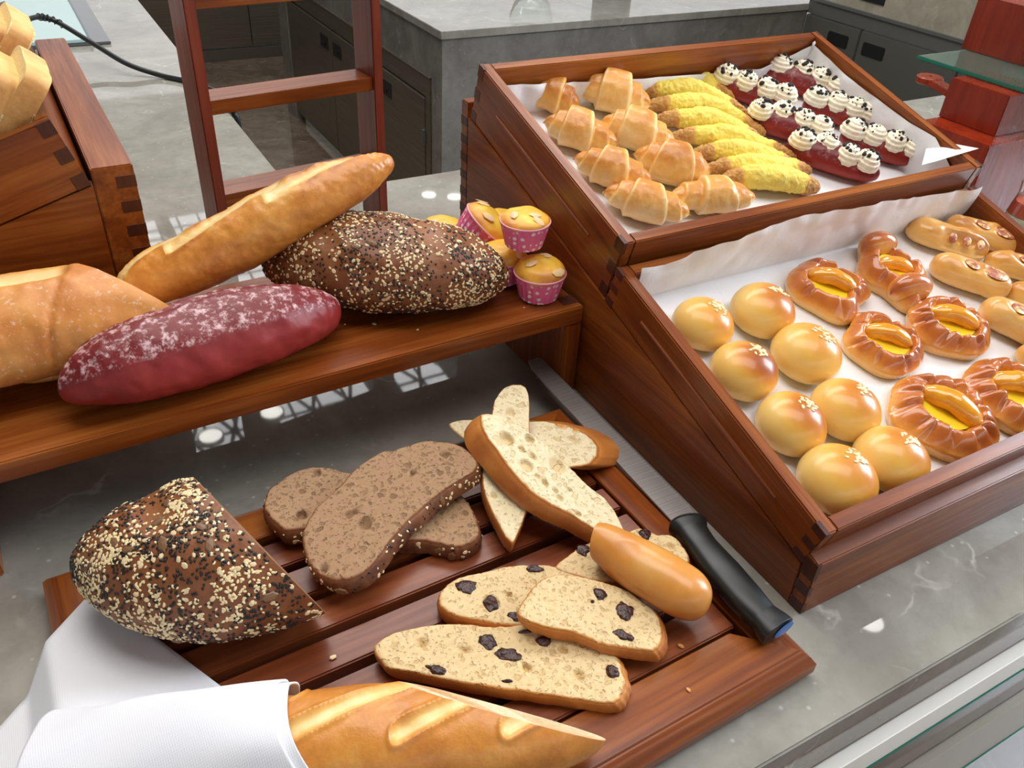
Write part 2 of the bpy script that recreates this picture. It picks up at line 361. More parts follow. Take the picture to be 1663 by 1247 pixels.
APRI = Mat('glazed_apricot'); APRI.color(APRI.ramp(APRI.noise(APRI.coords(), 60, 3), [(.3, (.74, .27, .008)), (.7, (.88, .42, .02))])); APRI.set(rough=.14, coat=.9, coatr=.05, sss=.2, sssc=.005); APRI = APRI.m
SFILL = Mat('ham_filling'); SFILL.color(SFILL.ramp(SFILL.noise(SFILL.coords(), 130, 4, .6, 1.), [(.40, (.36, .09, .045)), (.50, (.52, .19, .10)), (.60, (.88, .62, .26))])); SFILL.set(rough=.35, coat=.4); SFILL = SFILL.m
SES = plain('sesame', (.90, .74, .42), .4)
BSES = plain('black_sesame', (.016, .012, .010), .45)
OAT = plain('oat_flake', (.80, .62, .36), .6)
PUMP = plain('pumpkin_seed', (.20, .10, .045), .4)
ALM = plain('almond_slice', (.86, .60, .32), .45)
PAPER = Mat('greaseproof_paper'); PAPER.set(color=(.83, .82, .84), rough=.42, spec=.4); PAPER.bump(PAPER.noise(PAPER.coords(), 30, 5, .6, 1.), .25, .003); PAPER = PAPER.m
CLOTH = Mat('white_linen'); CLOTH.set(color=(.76, .76, .80), rough=.85, sheen=.2); _c = CLOTH.coords((1, 1, 1))
_w = CLOTH.n('ShaderNodeTexWave'); _w.inputs['Scale'].default_value = 260; _w.inputs['Distortion'].default_value = 1.5; CLOTH.link(_c, _w.inputs['Vector'])
_w2 = CLOTH.n('ShaderNodeTexWave'); _w2.bands_direction = 'Y'; _w2.inputs['Scale'].default_value = 260; _w2.inputs['Distortion'].default_value = 1.5; CLOTH.link(_c, _w2.inputs['Vector'])
CLOTH.bump(CLOTH.math('ADD', _w.outputs['Fac'], _w2.outputs['Fac']), .12, .0005); CLOTH = CLOTH.m
CUP = Mat('pink_dotted_paper'); _v = CUP.voro(CUP.coords((1, 1, 1)), 165, rnd=.45).outputs['Distance']
CUP.color(CUP.mix(CUP.ramp(_v, [(.30, 1), (.35, 0)]), (.90, .17, .38), (.98, .86, .90))); CUP.set(rough=.5); CUP = CUP.m
CUPR = plain('pink_cup_rim', (.93, .42, .56), .5)
LAMP = plain('lamp_diffuser', (1, 1, 1), .5, ecol=(1, .97, .9), estr=12.)
CEIL = plain('white_ceiling', (.36, .35, .33), .7)
BAR = plain('dark_steel_lattice', (.06, .06, .06), .5)
#SECTION_SETTING
# ================================================================== SETTING
FLZ = -.8
structure('floor', box(-6, 7, -3, 9, FLZ-.05, FLZ, 0), MARBLEB)
_cb = []
CZ = 2.2
def _cbox(x0, x1, y0, y1): _cb.append(box(x0, x1, y0, y1, CZ, CZ+.15, 0))
_cbox(-6, 7, -3, 3.04); _cbox(-6, .26, 3.04, 6.4); _cbox(.60, .66, 3.04, 6.4); _cbox(1.27, 1.36, 3.04, 6.4); _cbox(1.74, 7, 3.04, 6.4); _cbox(-6, 7, 6.4, 9)
structure('ceiling', join(*_cb), CEIL)
_b = []
for i in range(-2, 15):
    x = .2+i*.155; _b.append(tube([(x, 2.95, CZ+.2), (x+.1, 6.5, CZ+.2)], .009, 5))
for j in range(22):
    y = 3.08+j*.155; _b.append(tube([(.1, y, CZ+.21), (1.9, y+.03, CZ+.21)], .009, 5))
for i in range(9):
    x = .1+i*.22; _b.append(tube([(x, 3.2, CZ+.24), (x+.4, 4.3, CZ+.24)], .012, 5)); _b.append(tube([(x+.4, 3.2, CZ+.24), (x, 4.3, CZ+.24)], .012, 5))
structure('trim_1', join(*_b), BAR)
for k, (x, y) in enumerate([(.3615, 3.42), (.68, 3.48), (2.553, 5.68), (2.722, 5.57), (1.21, 6.31), (2.44, 1.135), (-.6, 1.8), (.9, 5.3)]):
    t = Thing('ceiling_downlight', ['round white ceiling lamp over the wooden riser', 'round white ceiling lamp second over the riser', 'round ceiling lamp far behind the ladder', 'round ceiling lamp beside the farthest one', 'round ceiling lamp at the far end', 'round ceiling lamp over the right tray stand', 'round ceiling lamp over the left end', 'round ceiling lamp beyond the skylight'][k], 'ceiling lamp', (x, y, CZ-.03), 'round ceiling lamps')
    t.add('lamp_ring', lathe([(.055, 0), (.062, 0), (.062, .03), (.055, .03), (.055, 0)], 32, False), STEELL)
    t.add('diffuser', lathe([(.001, .004), (.055, .004), (.055, .012), (.001, .012)], 32), LAMP)

# main counter, L shaped
t = Thing('marble_counter', 'long L-shaped grey marble service counter carrying the bread displays', 'counter', (0, 0, 0))
bm = bmesh.new(); L = [(-2.2, .163), (3.4, .163), (3.4, 1.134), (.30, 1.134), (.30, 4.2), (-2.2, 4.2)]
vs = [bm.verts.new((x, y, 0)) for x, y in L]; fc = bm.faces.new(vs); r = bmesh.ops.extrude_face_region(bm, geom=[fc])
bmesh.ops.translate(bm, vec=(0, 0, -.022), verts=[v for v in r['geom'] if isinstance(v, bmesh.types.BMVert)]); bmesh.ops.recalc_face_normals(bm, faces=bm.faces[:])
bmesh.ops.bevel(bm, geom=bm.edges[:], offset=.0015, segments=2, affect='EDGES')
t.add('countertop', bm_geo(bm), MARBLE)
t.add('front_panel', box(-2.2, 3.4, .168, .19, FLZ, -.022, 0), MARBLEB, label='brown marble front panel')
t.add('front_strip', box(-2.2, 3.4, .158, .168, -.103, -.071), LITSTRIP, label='strip along the front panel, its bright light painted near-white')
t.add('front_strip', box(-2.2, 3.4, .160, .168, -.285, -.20), plain('pale_band', (.42, .38, .31), .3), label='pale band below the bright strip')  # plain pale band across the lower panel
t.add('glass_edge', box(-2.2, 3.4, .157, .168, -.1065, -.1035, .0003), GEDGE, label='green glass edge')
t.add('glass_edge', box(-2.2, 3.4, .159, .168, -.289, -.2855, .0003), GEDGE, label='green glass edge')
t.add('back_panel', join(box(.30, 3.4, 1.09, 1.12, FLZ, -.022, 0), box(.26, .285, 1.1, 4.2, FLZ, -.022, 0)), MARBLED)

# island counter behind
IX, IY, IZ = 1.049, 2.237, -.075
t = Thing('island_counter', 'grey marble back counter with steel cabinets on its left side', 'counter', (IX, IY, FLZ))
A = lambda n, g, m, **k: t.add(n, g, m, world=True, **k)
A('countertop', box(IX-.006, 3.6, IY-.006, 3.9, IZ-.022, IZ, .0015), MARBLE)
A('front_panel', box(IX, 2.464, IY, IY+.03, FLZ, IZ-.022, 0), MARBLED)
A('side_panel', join(box(IX, IX+.03, IY+.03, 3.9, -.222, IZ-.022, 0), box(IX, IX+.03, IY+.03, 2.31, FLZ, -.222, 0), box(IX-.01, IX+.03, 3.77, 3.9, FLZ, -.222, 0)), MARBLED)
A('steel_frame', join(box(IX-.004, IX+.02, 2.312, 3.77, -.285, -.224), box(IX-.004, IX+.02, 2.312, 2.345, FLZ, -.285), box(IX-.006, IX+.01, 2.312, 3.77, -.229, -.223)), STEEL)
for n, (y0, y1, hy) in enumerate([(2.348, 2.79, 2.66), (2.793, 3.205, 3.145), (3.208, 3.765, 3.29)]):
    d = A('cabinet_door', box(IX-.006, IX+.014, y0, y1, FLZ+.04, -.292, .002), STEEL)
    t.add('recessed_handle', join(box(IX-.0075, IX-.0055, hy-.045, hy+.045, -.375, -.325, .001), box(IX-.010, IX-.007, hy-.012, hy+.012, -.362, -.35, .001)), BLACKP, parent=d, world=True)
A('hinge', box(IX-.012, IX-.004, 2.346, 2.36, -.44, -.39), STEELL)
# right run of the same kind
RX = 2.465
t = Thing('wall_counter', 'marble counter on the right with pale steel cupboard doors', 'counter', (RX, 1.7, FLZ))
A('upper_panel', box(RX, RX+.03, 1.14, 2.235, -.052, .6, 0), marble('beige_marble', (.30, .275, .21), (.42, .39, .31), (.6, .58, .5), .15))
A('ledge', join(box(RX-.012, RX+.03, 1.14, 2.235, -.062, -.052), box(RX-.006, RX+.03, 1.14, 2.235, -.104, -.062)), STEELL)
for y0, y1, hy in ((1.985, 2.233, 2.07), (1.60, 1.982, 1.915), (1.2, 1.597, 1.3)):
    d = A('cupboard_door', box(RX-.008, RX+.02, y0, y1, FLZ+.05, -.108, .003), STEELR)
    t.add('recessed_handle', box(RX-.0105, RX-.007, hy-.045, hy+.045, -.178, -.138, .003), BLACKP, parent=d, world=True)
A('socket_plate', box(RX-.004, RX+.002, 1.93, 2.03, -.022, .07), BLACKP)
# far cabinets
t = Thing('far_cabinet', 'dark bronze steel cabinet run behind the ladder', 'cabinet', (.6, 4.8, FLZ))
A('cabinet_body', box(-2.5, 3.4, 4.83, 5.4, FLZ+.06, .3, 0), STEEL)
for x0, x1 in ((-.1, .5), (.503, 1.123), (1.127, 1.75)):
    A('cabinet_door', box(x0, x1, 4.812, 4.83, FLZ+.065, .3, .002), STEEL)
A('kick_rail', box(-2.5, 3.4, 4.805, 4.84, FLZ, FLZ+.055, .002), plain('bronze_kick_rail', (.14, .12, .10), .35, metal=.4))

# ================================================================== WOODEN DISPLAYS
def fingers(x, y0, y1, h, n=3, front=True, start=0):
    """end grain blocks of a finger joint on the x side face and on the front"""
    out = []; s = h/(2*n-1) if start == 0 else h/(2*n)
    for i in range(n):
        z0 = (2*i)*s+start*s*.5
        out.append((z0+.0006, z0+s-.0006))
    return out
def make_tray(name, label, W, D, H, M, group, tk=.012):
    t = Thing(name, label, 'tray', M, group)
    ln = t.add('side_board', box(0, tk, 0, D, 0, H, .0012), WY); t.add('side_board', box(W-tk, W, 0, D, 0, H, .0012), WY)
    f = t.add('front_board', box(tk+.0002, W-tk-.0002, .0002, tk, 0, H-.0003, .001), WX); b = t.add('back_board', box(tk+.0002, W-tk-.0002, D-tk, D-.0002, 0, H-.0003, .001), WX)
    t.add('bottom_board', box(tk, W-tk, tk, D-tk, .001, .006, 0), WX)
    s = H/5
    for par, ys in ((f, (0, tk)), (b, (D-tk, D))):
        for xs in ((-.0003, .004), (W-.004, W+.0003)):
            g = [box(xs[0], xs[1], ys[0]+(-.0002 if par is f else .0003), ys[1]-(.0003 if par is f else -.0002), k*s, (k+1)*s if k < 4 else H+.0002, .0002, 1) for k in (0, 2, 4)]
            t.add('finger_joint', join(*g), ENDG, parent=par)
    for xs in (-.0004, W+.0004):
        g = tube([(xs, D*.16+.0, H*.55), (xs, D*.30, H*.55), (xs, D*.82, H*.55)], [.0010, .0018, .0018], 10)
        t.add('side_groove', g, WY, parent=ln)
    return t
SA = math.atan(.2805)
BX, BY = .4125, .2412
t = Thing('sloped_display_stand', 'sloping sapele wood base carrying the two pastry trays', 'display stand', (BX, BY, 0), 'sloping wooden stands')
BWD, BD = .4875, .5875
sl = lambda y: .0396+.2805*y
side = [(.0125, 0), (BD-.016, 0), (BD-.016, sl(BD-.016)), (.0137, .0432)]
t.add('side_panel', prism(side, 0, 0, .014), WY); t.add('side_panel', prism(side, 0, BWD-.014, BWD), WY)
fb = t.add('front_board', prism([(0, 0), (.0125, 0), (.0125, .0575), (0, .0535)], 0, 0, BWD, .001), WX)
bb = t.add('back_board', box(0, BWD, BD-.0158, BD, 0, .2156, .001), WX)
t.add('bearer_rail', join(box(.014, BWD-.014, .27, .30, .07, sl(.27)-.001), ), WX)
t.add('finger_joint', join(*[box(-.0003, .004, -.0003, .0125, z, z+.010, .0002, 1) for z in (.001, .019)]+[box(-.0003, .004, -.0003, .0125, .036, .0535, .0002, 1)]), ENDG, parent=fb)
t.add('finger_joint', join(*[box(-.0003, .004, BD-.0155, BD+.0003, z, z+.010, .0002, 1) for z in np.arange(.004, .20, .0205)]), ENDG, parent=bb)

S0 = V(BX, .2549, .0434); ES = V(0, math.cos(SA), math.sin(SA)); NS = V(0, -math.sin(SA), math.cos(SA))
TILT = Matrix.Rotation(SA, 4, 'X')
class Tray:
    def __init__(s, x0, s0, W, D, H):
        s.o = S0+V(x0, 0, 0)+ES*s0+NS*.0004; s.W, s.D, s.H = W, D, H; s.M = Matrix.Translation(Vector(s.o))@TILT
    def p(s, px, py, h):       # pixel -> local point at height h over the tray bottom
        d = ray(px, py); w = EYE+d*(((s.o+NS*h)-EYE)@NS)/(d@NS); return s.loc(w)
    def loc(s, w): q = w-s.o; return V(q[0], q@ES, q@NS)
    def w(s, l): return s.o+V(l[0], 0, 0)+ES*l[1]+NS*l[2]
    def mat(s, l, rz=0.): return s.M@Matrix.Translation(Vector(l))@Matrix.Rotation(rz, 4, 'Z')
    def mpp(s, l): return mpp(s.w(l))
LOW = Tray(0, 0, .4875, .2855, .040); UP = Tray(.002, .2885, .4845, .2885, .064)
make_tray('pastry_tray', 'lower shallow wooden tray holding buns and fruit danishes', LOW.W, LOW.D, LOW.H, LOW.M, 'sloping pastry trays')
make_tray('pastry_tray', 'upper deeper wooden tray holding croissants and red cream buns', UP.W, UP.D, UP.H, UP.M, 'sloping pastry trays')

def paper(T, back, right=None, x0=.0135, seed=0, front=None):
    """sheet over the tray bottom, rising along the back wall (heights back(x)) and optionally the right wall"""
    Wi, Di = T.W-.0135, T.D-.0145; na, nb = 110, 80; v = []
    hb = np.array(back); hr = None if right is None else np.array(right)
    for i in range(nb):
        for j in range(na):
            u = j/(na-1); w = i/(nb-1)
            yy = .0135+(Di-.0135)*min(1, w/.7); ex = max(0, (w-.7)/.3)
            if hr is not None:
                xx = x0+(Wi-x0)*min(1, u/.8); ux = max(0, (u-.8)/.2)
            else: xx = x0+(Wi-x0)*u; ux = 0
            HB = np.interp(xx, hb[:, 0], hb[:, 1]); HR = 0 if hr is None else np.interp(yy, hr[:, 0], hr[:, 1])
            z = .0072+ex*(HB-.0072)*(1-ux)+ux*(HR-.0072)*(1-ex)+ex*ux*max(HB, HR)*.95
            yy -= .006*ex*(1-ex)*2; xx -= .006*ux*(1-ux)*2
            v.append((xx, yy, z, ex, ux))
    v = np.array(v); p = v[:, :3]; e = np.maximum(v[:, 3], v[:, 4])
    c = fbm(p, 28, seed, 2)*.0030+np.abs(noise(p, 60, seed+5))*.0008
    p[:, 1] -= np.abs(c)*v[:, 3]*1.8; p[:, 0] -= np.abs(c)*v[:, 4]*1.8; p[:, 2] += np.abs(c)*(.22*(1-e)+.5*e)
    return G(p, grid_faces(nb, na, False))
LP = paper(LOW, [(0, .050), (.04, .046), (.09, .060), (.19, .070), (.293, .0655), (.38, .058), (.475, .0525)], seed=1, x0=.0145)
solo('paper_liner', 'crinkled white greaseproof sheet lining the lower bun tray', 'baking paper', LOW.M, LP, PAPER, 'tray papers', sharp=80)
UPg = paper(UP, [(0, .0465), (.03, .046), (.17, .037), (.31, .031), (.40, .032), (.475, .056)], [(0, .030), (.02, .045), (.06, .062), (.10, .056), (.15, .054), (.21, .052), (.24, .055), (.29, .056)], seed=3)
# dog ear folded over the front right corner
q = [UP.p(1508, 226, .040), UP.p(1590, 241, .066), UP.p(1520, 262, .0665), UP.p(1497, 268, .060)]
fl = []
for i in range(13):
    for j in range(13):
        a, b = i/12, j/12; pt = (q[0]*(1-a)+q[1]*a)*(1-b)+(q[3]*(1-a)+q[2]*a)*b; pt = pt+V(0, 0, .004*math.sin(a*3.1)*math.sin(b*3.1)); fl.append(pt)
solo('paper_liner', 'white greaseproof sheet under the croissants in the upper tray', 'baking paper', UP.M, join(UPg, G(fl, grid_faces(13, 13, False))), PAPER, 'tray papers', sharp=80)

# riser bench
RT = .1016
t = Thing('wooden_riser', 'low sapele wood riser bench carrying the whole loaves', 'riser', frame((.409, .5556, 0), rad(1.7)))
t.add('shelf_board', box(-.532, 0, 0, .182, RT-.0178, RT, .0012), WX)
for x0, x1 in ((-.0178, 0), (-.532, -.5142)):
    leg = t.add('end_panel', box(x0, x1, .0003, .1817, 0, RT-.018, .0012), WZ)
t.add('finger_joint', join(*[box(-.0174, .0003, y, y+.015, RT-.0175, RT+.0002, .0002, 1) for y in np.arange(.008, .17, .03)]), ENDG)
RM = np.array(t.M)

# ladder
t = Thing('wooden_ladder_stand', 'upright red-brown wooden ladder rack standing behind the riser', 'ladder rack', frame((.1575, .950, 0), rad(8)))
WRED = wood('red_brown_wood', 2, (.09, .012, .006), (.20, .035, .016), (.30, .07, .035), .32)
for x in (0, .2135): t.add('post', box(x, x+.0125, 0, .048, 0, .55, .001), WRED)
for z in (.092, .2005, .309, .418): t.add('rung', box(.0125, .2135, .003, .045, z-.0155, z, .0008), WRED if 0 else WX)

# left stand with toast
SL = rad(17)
LM = frame((.0629, .764, 0), rad(1.0))
t = Thing('sloped_display_stand', 'sloping wooden stand on the left holding the toast tray', 'display stand', LM, 'sloping wooden stands')
zt = lambda x: .2-math.tan(SL)*(-x-.034)
pl = [(-.0345, 0), (-.0345, zt(-.0345)), (-.45, zt(-.45)), (-.45, 0)]
t.add('side_panel', prism(pl, 1, 0, .014), WX); t.add('side_panel', prism(pl, 1, .436, .45), WX)
hb = t.add('high_board', box(-.034, 0, 0, .45, 0, .2145, .0012), WY)
t.add('low_board', box(-.462, -.4505, 0, .45, 0, .09, .001), WY)
t.add('finger_joint', join(*[box(-.016, .0003, -.0003, .004, z, z+.011, .0002, 1) for z in np.arange(.010, .2, .023)]), ENDG, parent=hb)
LT = .40
TM = LM@Matrix.Translation(Vector((-.0362-LT*math.cos(SL), 0, .2-LT*math.sin(SL)+.0008)))@Matrix.Rotation(-SL, 4, 'Y')@Matrix.Rotation(rad(-90), 4, 'Z')@Matrix.Translation(Vector((-.45, 0, 0)))
make_tray('toast_tray', 'wooden tray of thick toast slices on the left stand', .45, LT, .061, TM, 'sloping pastry trays')

# cutting board
CBM = frame((.380, .197, 0), rad(1.8)); BT = .025
t = Thing('slatted_bread_board', 'slatted sapele bread board in the foreground under the slices', 'bread board', CBM)
def rail(x0, x1, y0, y1, out):
    """rail with a moulded outer edge; out = side of the moulding"""
    g = box(x0, x1, y0, y1, .005, BT, .0012)
    for v in g['v']:
        d = {'f': v[1]-y0, 'b': y1-v[1], 'l': v[0]-x0, 'r': x1-v[0]}[out]
        if v[2] > .02 and d < .004: pass
    return g
def moulded(L, wd, n):
    """profile across: outer edge is at 0"""
    pr = [(0, .0055), (0, .0145), (.0012, .0158), (.0035, .0195), (.0075, .0228), (.0095, .0232), (.0105, .0246), (.0125, BT), (wd-.001, BT), (wd, BT-.001), (wd, .005), (.001, .005)]
    return pr
def mrail(p0, p1, wd, inn):
    """p0->p1 outer edge line, inn = inward unit direction; mitred at both ends"""
    p0, p1, inn = V(*p0), V(*p1), V(*inn); d = (p1-p0)/np.linalg.norm(p1-p0); pr = moulded(0, wd, 0); v = []
    for e, base, sg in ((0, p0, 1), (1, p1, -1)):
        for (o, z) in pr:
            m = sg*o*(1.0)
            q = base+inn*o+d*m; v.append((q[0], q[1], z))
    n = len(pr); f = [[i, (i+1) % n, n+(i+1) % n, n+i] for i in range(n)]+[list(range(n))[::-1], [n+i for i in range(n)]]
    bm = bmesh.new(); vs = [bm.verts.new(x) for x in v]; [bm.faces.new([vs[i] for i in x]) for x in f]; bmesh.ops.recalc_face_normals(bm, faces=bm.faces[:]); return bm_geo(bm)
t.add('long_rail', mrail((-.449, 0), (0, 0), .0445, (0, 1)), WX); t.add('long_rail', mrail((-.449, .3235), (0, .3235), .040, (0, -1)), WX)
t.add('end_rail', mrail((0, 0), (0, .3235), .033, (-1, 0)), WY); t.add('end_rail', mrail((-.449, 0), (-.449, .3235), .033, (1, 0)), WY)
for k in range(7):
    y0 = .0475+k*.0337; t.add('slat', box(-.416, -.0345, y0, y0+.0262, .010, .0235, .0012), SLAT)
for x in (-.40, -.25, -.08): t.add('cross_bearer', box(x, x+.03, .04, .29, .003, .0098, .0005), SLAT)
for x in (-.43, -.03):
    for y in (.02, .30): t.add('rubber_foot', xf(lathe([(.008, 0), (.009, .001), (.009, .0045), (.008, .0055)], 20), Matrix.Translation((x, y, 0))), RUBBER)

# glass tower
t = Thing('glass_shelf_tower', 'red wooden block tower with green-edged glass shelves at the right', 'display tower', (1.23, .70, 0))
z3 = .1152; zsh = .1750
bl = A('base_block', box(1.172, 1.30, .6746, .7950, .0, z3, .001), REDW)
A('middle_block', box(1.2165, 1.30, .6994, .797, z3+.0002, zsh-.001, .001), REDW)
_s = P(1487.4, 96, zsh)
A('glass_shelf', box(_s[0], _s[0]+.32, .60, _s[1], zsh, zsh+.006, .0015), GGLASS)
A('glass_edge', join(box(_s[0]-.0008, _s[0]+.0022, .60, _s[1], zsh+.0003, zsh+.0057, .001)), GEDGE)
_u = P(1560.4, 78.6, zsh+.006); _v = P(1663, 109, zsh+.006)
A('upper_block', box(_u[0], _u[0]+.09, _v[1]-.012, _u[1], zsh+.0062, .262, .001), REDW)
_w = P(1640, 2, .262)
A('glass_shelf', box(_u[0]-.045, _u[0]+.25, .56, .78, .2622, .268, .0015), GGLASS)
A('base_board', box(1.19, 1.50, .50, .80, -.0, .008, .001), REDW) if 0 else None
# round paddle end
pc = P(1522, 131, .13)
hd = join(xf(lathe([(.003, 0), (.020, 0), (.022, .002), (.022, .010), (.020, .012), (.003, .012), (.003, 0)], 40, False), Matrix.Translation((1.36, .93, .115))), xf(box(-.012, .012, -.165, -.016, .001, .011, .001), Matrix.Translation((1.36, .93, .115))@Matrix.Rotation(rad(-24), 4, 'Z')))
A('side_arm', hd, REDW, label='round-ended wooden arm with a small hole')
# parfait glass
pc = P(1672, 345, .03)
t = Thing('parfait_glass', 'glass jar of cream and strawberry dessert at the right edge', 'dessert glass', (pc[0], pc[1], 0.0))
prof = [(.001, 0), (.024, 0), (.029, .004), (.031, .015), (.028, .035), (.024, .055), (.026, .075)]
t.add('glass_wall', lathe(prof+[(r-.0015, z) for r, z in prof[::-1][:-1]], 40, False), GLASS)
t.add('cream_filling', lathe([(.001, .003), (.0225, .003), (.0275, .008), (.0292, .016), (.028, .026), (.001, .027)], 40), CREAM)
t.add('strawberry_layer', lathe([(.001, .0275), (.0275, .0272), (.0262, .034), (.0235, .046), (.001, .048)], 40), plain('strawberry_layer', (.75, .12, .06), .4))
# island glassware
for n, lb, px, py, r in (('glass_bowl', 'clear round glass bowl on the back counter', 865, -6, .075),):
    c = P(px, py, IZ)
    pr = [(.001, 0), (r*.5, .0), (r*.8, .02), (r, .06), (r*.95, .10)]
    solo(n, lb, 'bowl', (c[0], c[1], IZ), lathe(pr+[(a-.003, b+.002) for a, b in pr[::-1][:-1]], 48, False), GLASS)
c = P(1008, -2, IZ)
solo('metal_canister', 'brushed metal canister on the back counter', 'canister', (c[0], c[1]+.05, IZ), lathe([(.001, 0), (.064, 0), (.066, .003), (.066, .14), (.064, .143), (.001, .143)], 48), STEELL)
# cable
cp = [P(38, 48, .075), P(50, 30, .085), P(85, 32, .07), P(150, 70, .04), P(205, 103, .02), P(260, 122, .006), P(305, 132, .005), P(345, 146, .005), P(372, 160, .005)]
e = P(383, 176, .0); cp += [V(.302, e[1]-.015, .0065), V(.3085, e[1]-.02, -.004), V(.312, e[1]-.028, -.05), V(.312, e[1]-.03, -.4)]
solo('power_cable', 'black power cable running over the counter and down its edge', 'cable', tuple(cp[6]), tube(bez(cp, 120), .0048, 12), RUBBER, world=True)
cc = bez(cp, 120)[14:24]; cc = bez(cc, 90); tt_ = np.gradient(cc, axis=0); tt_ /= np.linalg.norm(tt_, axis=1)[:, None]; ss_ = np.cross(tt_, V(0, 0, 1)); ss_ /= np.linalg.norm(ss_, axis=1)[:, None]; uu_ = np.cross(ss_, tt_)
aa_ = np.linspace(0, 2*math.pi*5, 90)[:, None]
solo('cable_tie', 'coiled black wire tie around the power cable', 'cable tie', tuple(cc[45]), tube(cc+(ss_*np.cos(aa_)+uu_*np.sin(aa_))*.0062, .0011, 6), RUBBER, world=True)
# glass sheets lying at the back left
a = P(180, 67, .006); b = P(150, 0, .006); c = P(20, 74, .006)
t = Thing('glass_sheet', 'pale glass sheet lying on the counter behind the toast tray', 'glass sheet', (c[0], c[1], .0))
t.add('sheet', box(a[0]-.26, a[0], a[1], a[1]+.6, .001, .006, .001), plain('dark_mirror_glass', (.10, .10, .11), .05, spec=.8), world=True)
t.add('frosted_sheet', box(a[0]-.26, a[0]-.042, a[1]+.002, a[1]+.6, .0065, .013, .001), plain('pale_frosted_glass', (.42, .58, .56), .12), world=True)
t.add('glass_edge', box(a[0]-.0418, a[0]-.037, a[1]+.002, a[1]+.6, .0065, .013, .0005), plain('dark_green_glass', (.01, .07, .06), .1), world=True)
# ================================================================== BREAD HELPERS
def ellipsoid_seeds(pts, nrm, size, mi, rot=None):
    """small flat ellipsoids at pts lying in the plane of nrm; size (n,3)"""
    n = len(pts); base = []; R_ = 6
    for th in (0.0, .9, 1.57, 2.25, math.pi):
        base.append((th,))
    ring = [(math.sin(th)*math.cos(a), math.sin(th)*math.sin(a), math.cos(th)) for th in (.85, 1.75) for a in np.linspace(0, 2*math.pi, R_, endpoint=False)]
    b = np.array([(0, 0, 1)]+ring+[(0, 0, -1)]); k = len(b)
    f0 = [[0, 1+i, 1+(i+1) % R_] for i in range(R_)]+[[1+i, 1+R_+i, 1+R_+(i+1) % R_, 1+(i+1) % R_] for i in range(R_)]+[[k-1, 1+R_+(i+1) % R_, 1+R_+i] for i in range(R_)]
    a = rng.uniform(0, 2*math.pi, n) if rot is None else rot
    nrm = nrm/np.linalg.norm(nrm, axis=1)[:, None]; h = np.where(np.abs(nrm[:, :1]) < .8, V(1, 0, 0), V(0, 1, 0))
    s = np.cross(nrm, h); s /= np.linalg.norm(s, axis=1)[:, None]; u = np.cross(nrm, s)
    X = s*np.cos(a)[:, None]+u*np.sin(a)[:, None]; Y = -s*np.sin(a)[:, None]+u*np.cos(a)[:, None]
    size = np.asarray(size); v = pts[:, None, :]+X[:, None, :]*(b[None, :, :1]*size[:, None, :1])+Y[:, None, :]*(b[None, :, 1:2]*size[:, None, 1:2])+nrm[:, None, :]*(b[None, :, 2:]*size[:, None, 2:])
    f = []; m = []
    for i in range(n):
        o = i*k; f += [[o+x for x in q] for q in f0]; m += [int(mi[i])]*len(f0)
    return G(v.reshape(-1, 3), f, mi=m)
def tri_sample(g, n, weight=None):
    F = [x for x in g['f'] if len(x) == 4]; F = np.array(F); v = g['v']; a, b, c, d = (v[F[:, i]] for i in range(4))
    nn = np.cross(c-a, d-b); ar = np.linalg.norm(nn, axis=1)+1e-15; ce = (a+b+c+d)/4; w = ar.copy()
    if weight is not None: w = w*np.maximum(0, weight(ce, nn/ar[:, None]))
    i = rng.choice(len(F), n, p=w/w.sum()); r = rng.random((n, 2))
    p = (a[i]*(1-r[:, :1])+b[i]*r[:, :1])*(1-r[:, 1:])+(d[i]*(1-r[:, :1])+c[i]*r[:, :1])*r[:, 1:]
    return p, nn[i]/ar[i][:, None]
def orient_out(g):
    """make quads face outwards with respect to the centroid axis"""
    return g
def seed_coat(g, n, weight=None, pump=22, scale=1.):
    p, nr = tri_sample(g, n, weight); c = g['v'].mean(0)
    fl = ((p-c)*nr).sum(1) < 0; nr[fl] *= -1
    pick = noise(p, 55, 9)+rng.normal(0, .32, n); mi = np.where(pick > -.02, 1, 0); mi[rng.random(n) < .075] = 2
    k = rng.choice(n, pump, replace=False); mi[k] = 3
    S = np.array([(.00155, .0010, .00055), (.00150, .0010, .0006), (.0025, .0019, .0005), (.0060, .0034, .0011)])*scale
    sz = S[mi]*rng.uniform(.8, 1.2, (n, 1)); return ellipsoid_seeds(p+nr*sz[:, 2:]*.5, nr, sz, mi)
SEEDM = [SES, BSES, OAT, PUMP]
def line_frame(A, B, z):
    """root at the middle of AB at height z, x axis along AB (horizontally); returns M and half length"""
    A, B = np.asarray(A), np.asarray(B); m = (A+B)/2; d = B-A
    return frame((m[0], m[1], z), math.atan2(d[1], d[0])), float(np.hypot(d[0], d[1]))/2
def tolocal(M, p): return np.array(M.inverted()@Vector(p))

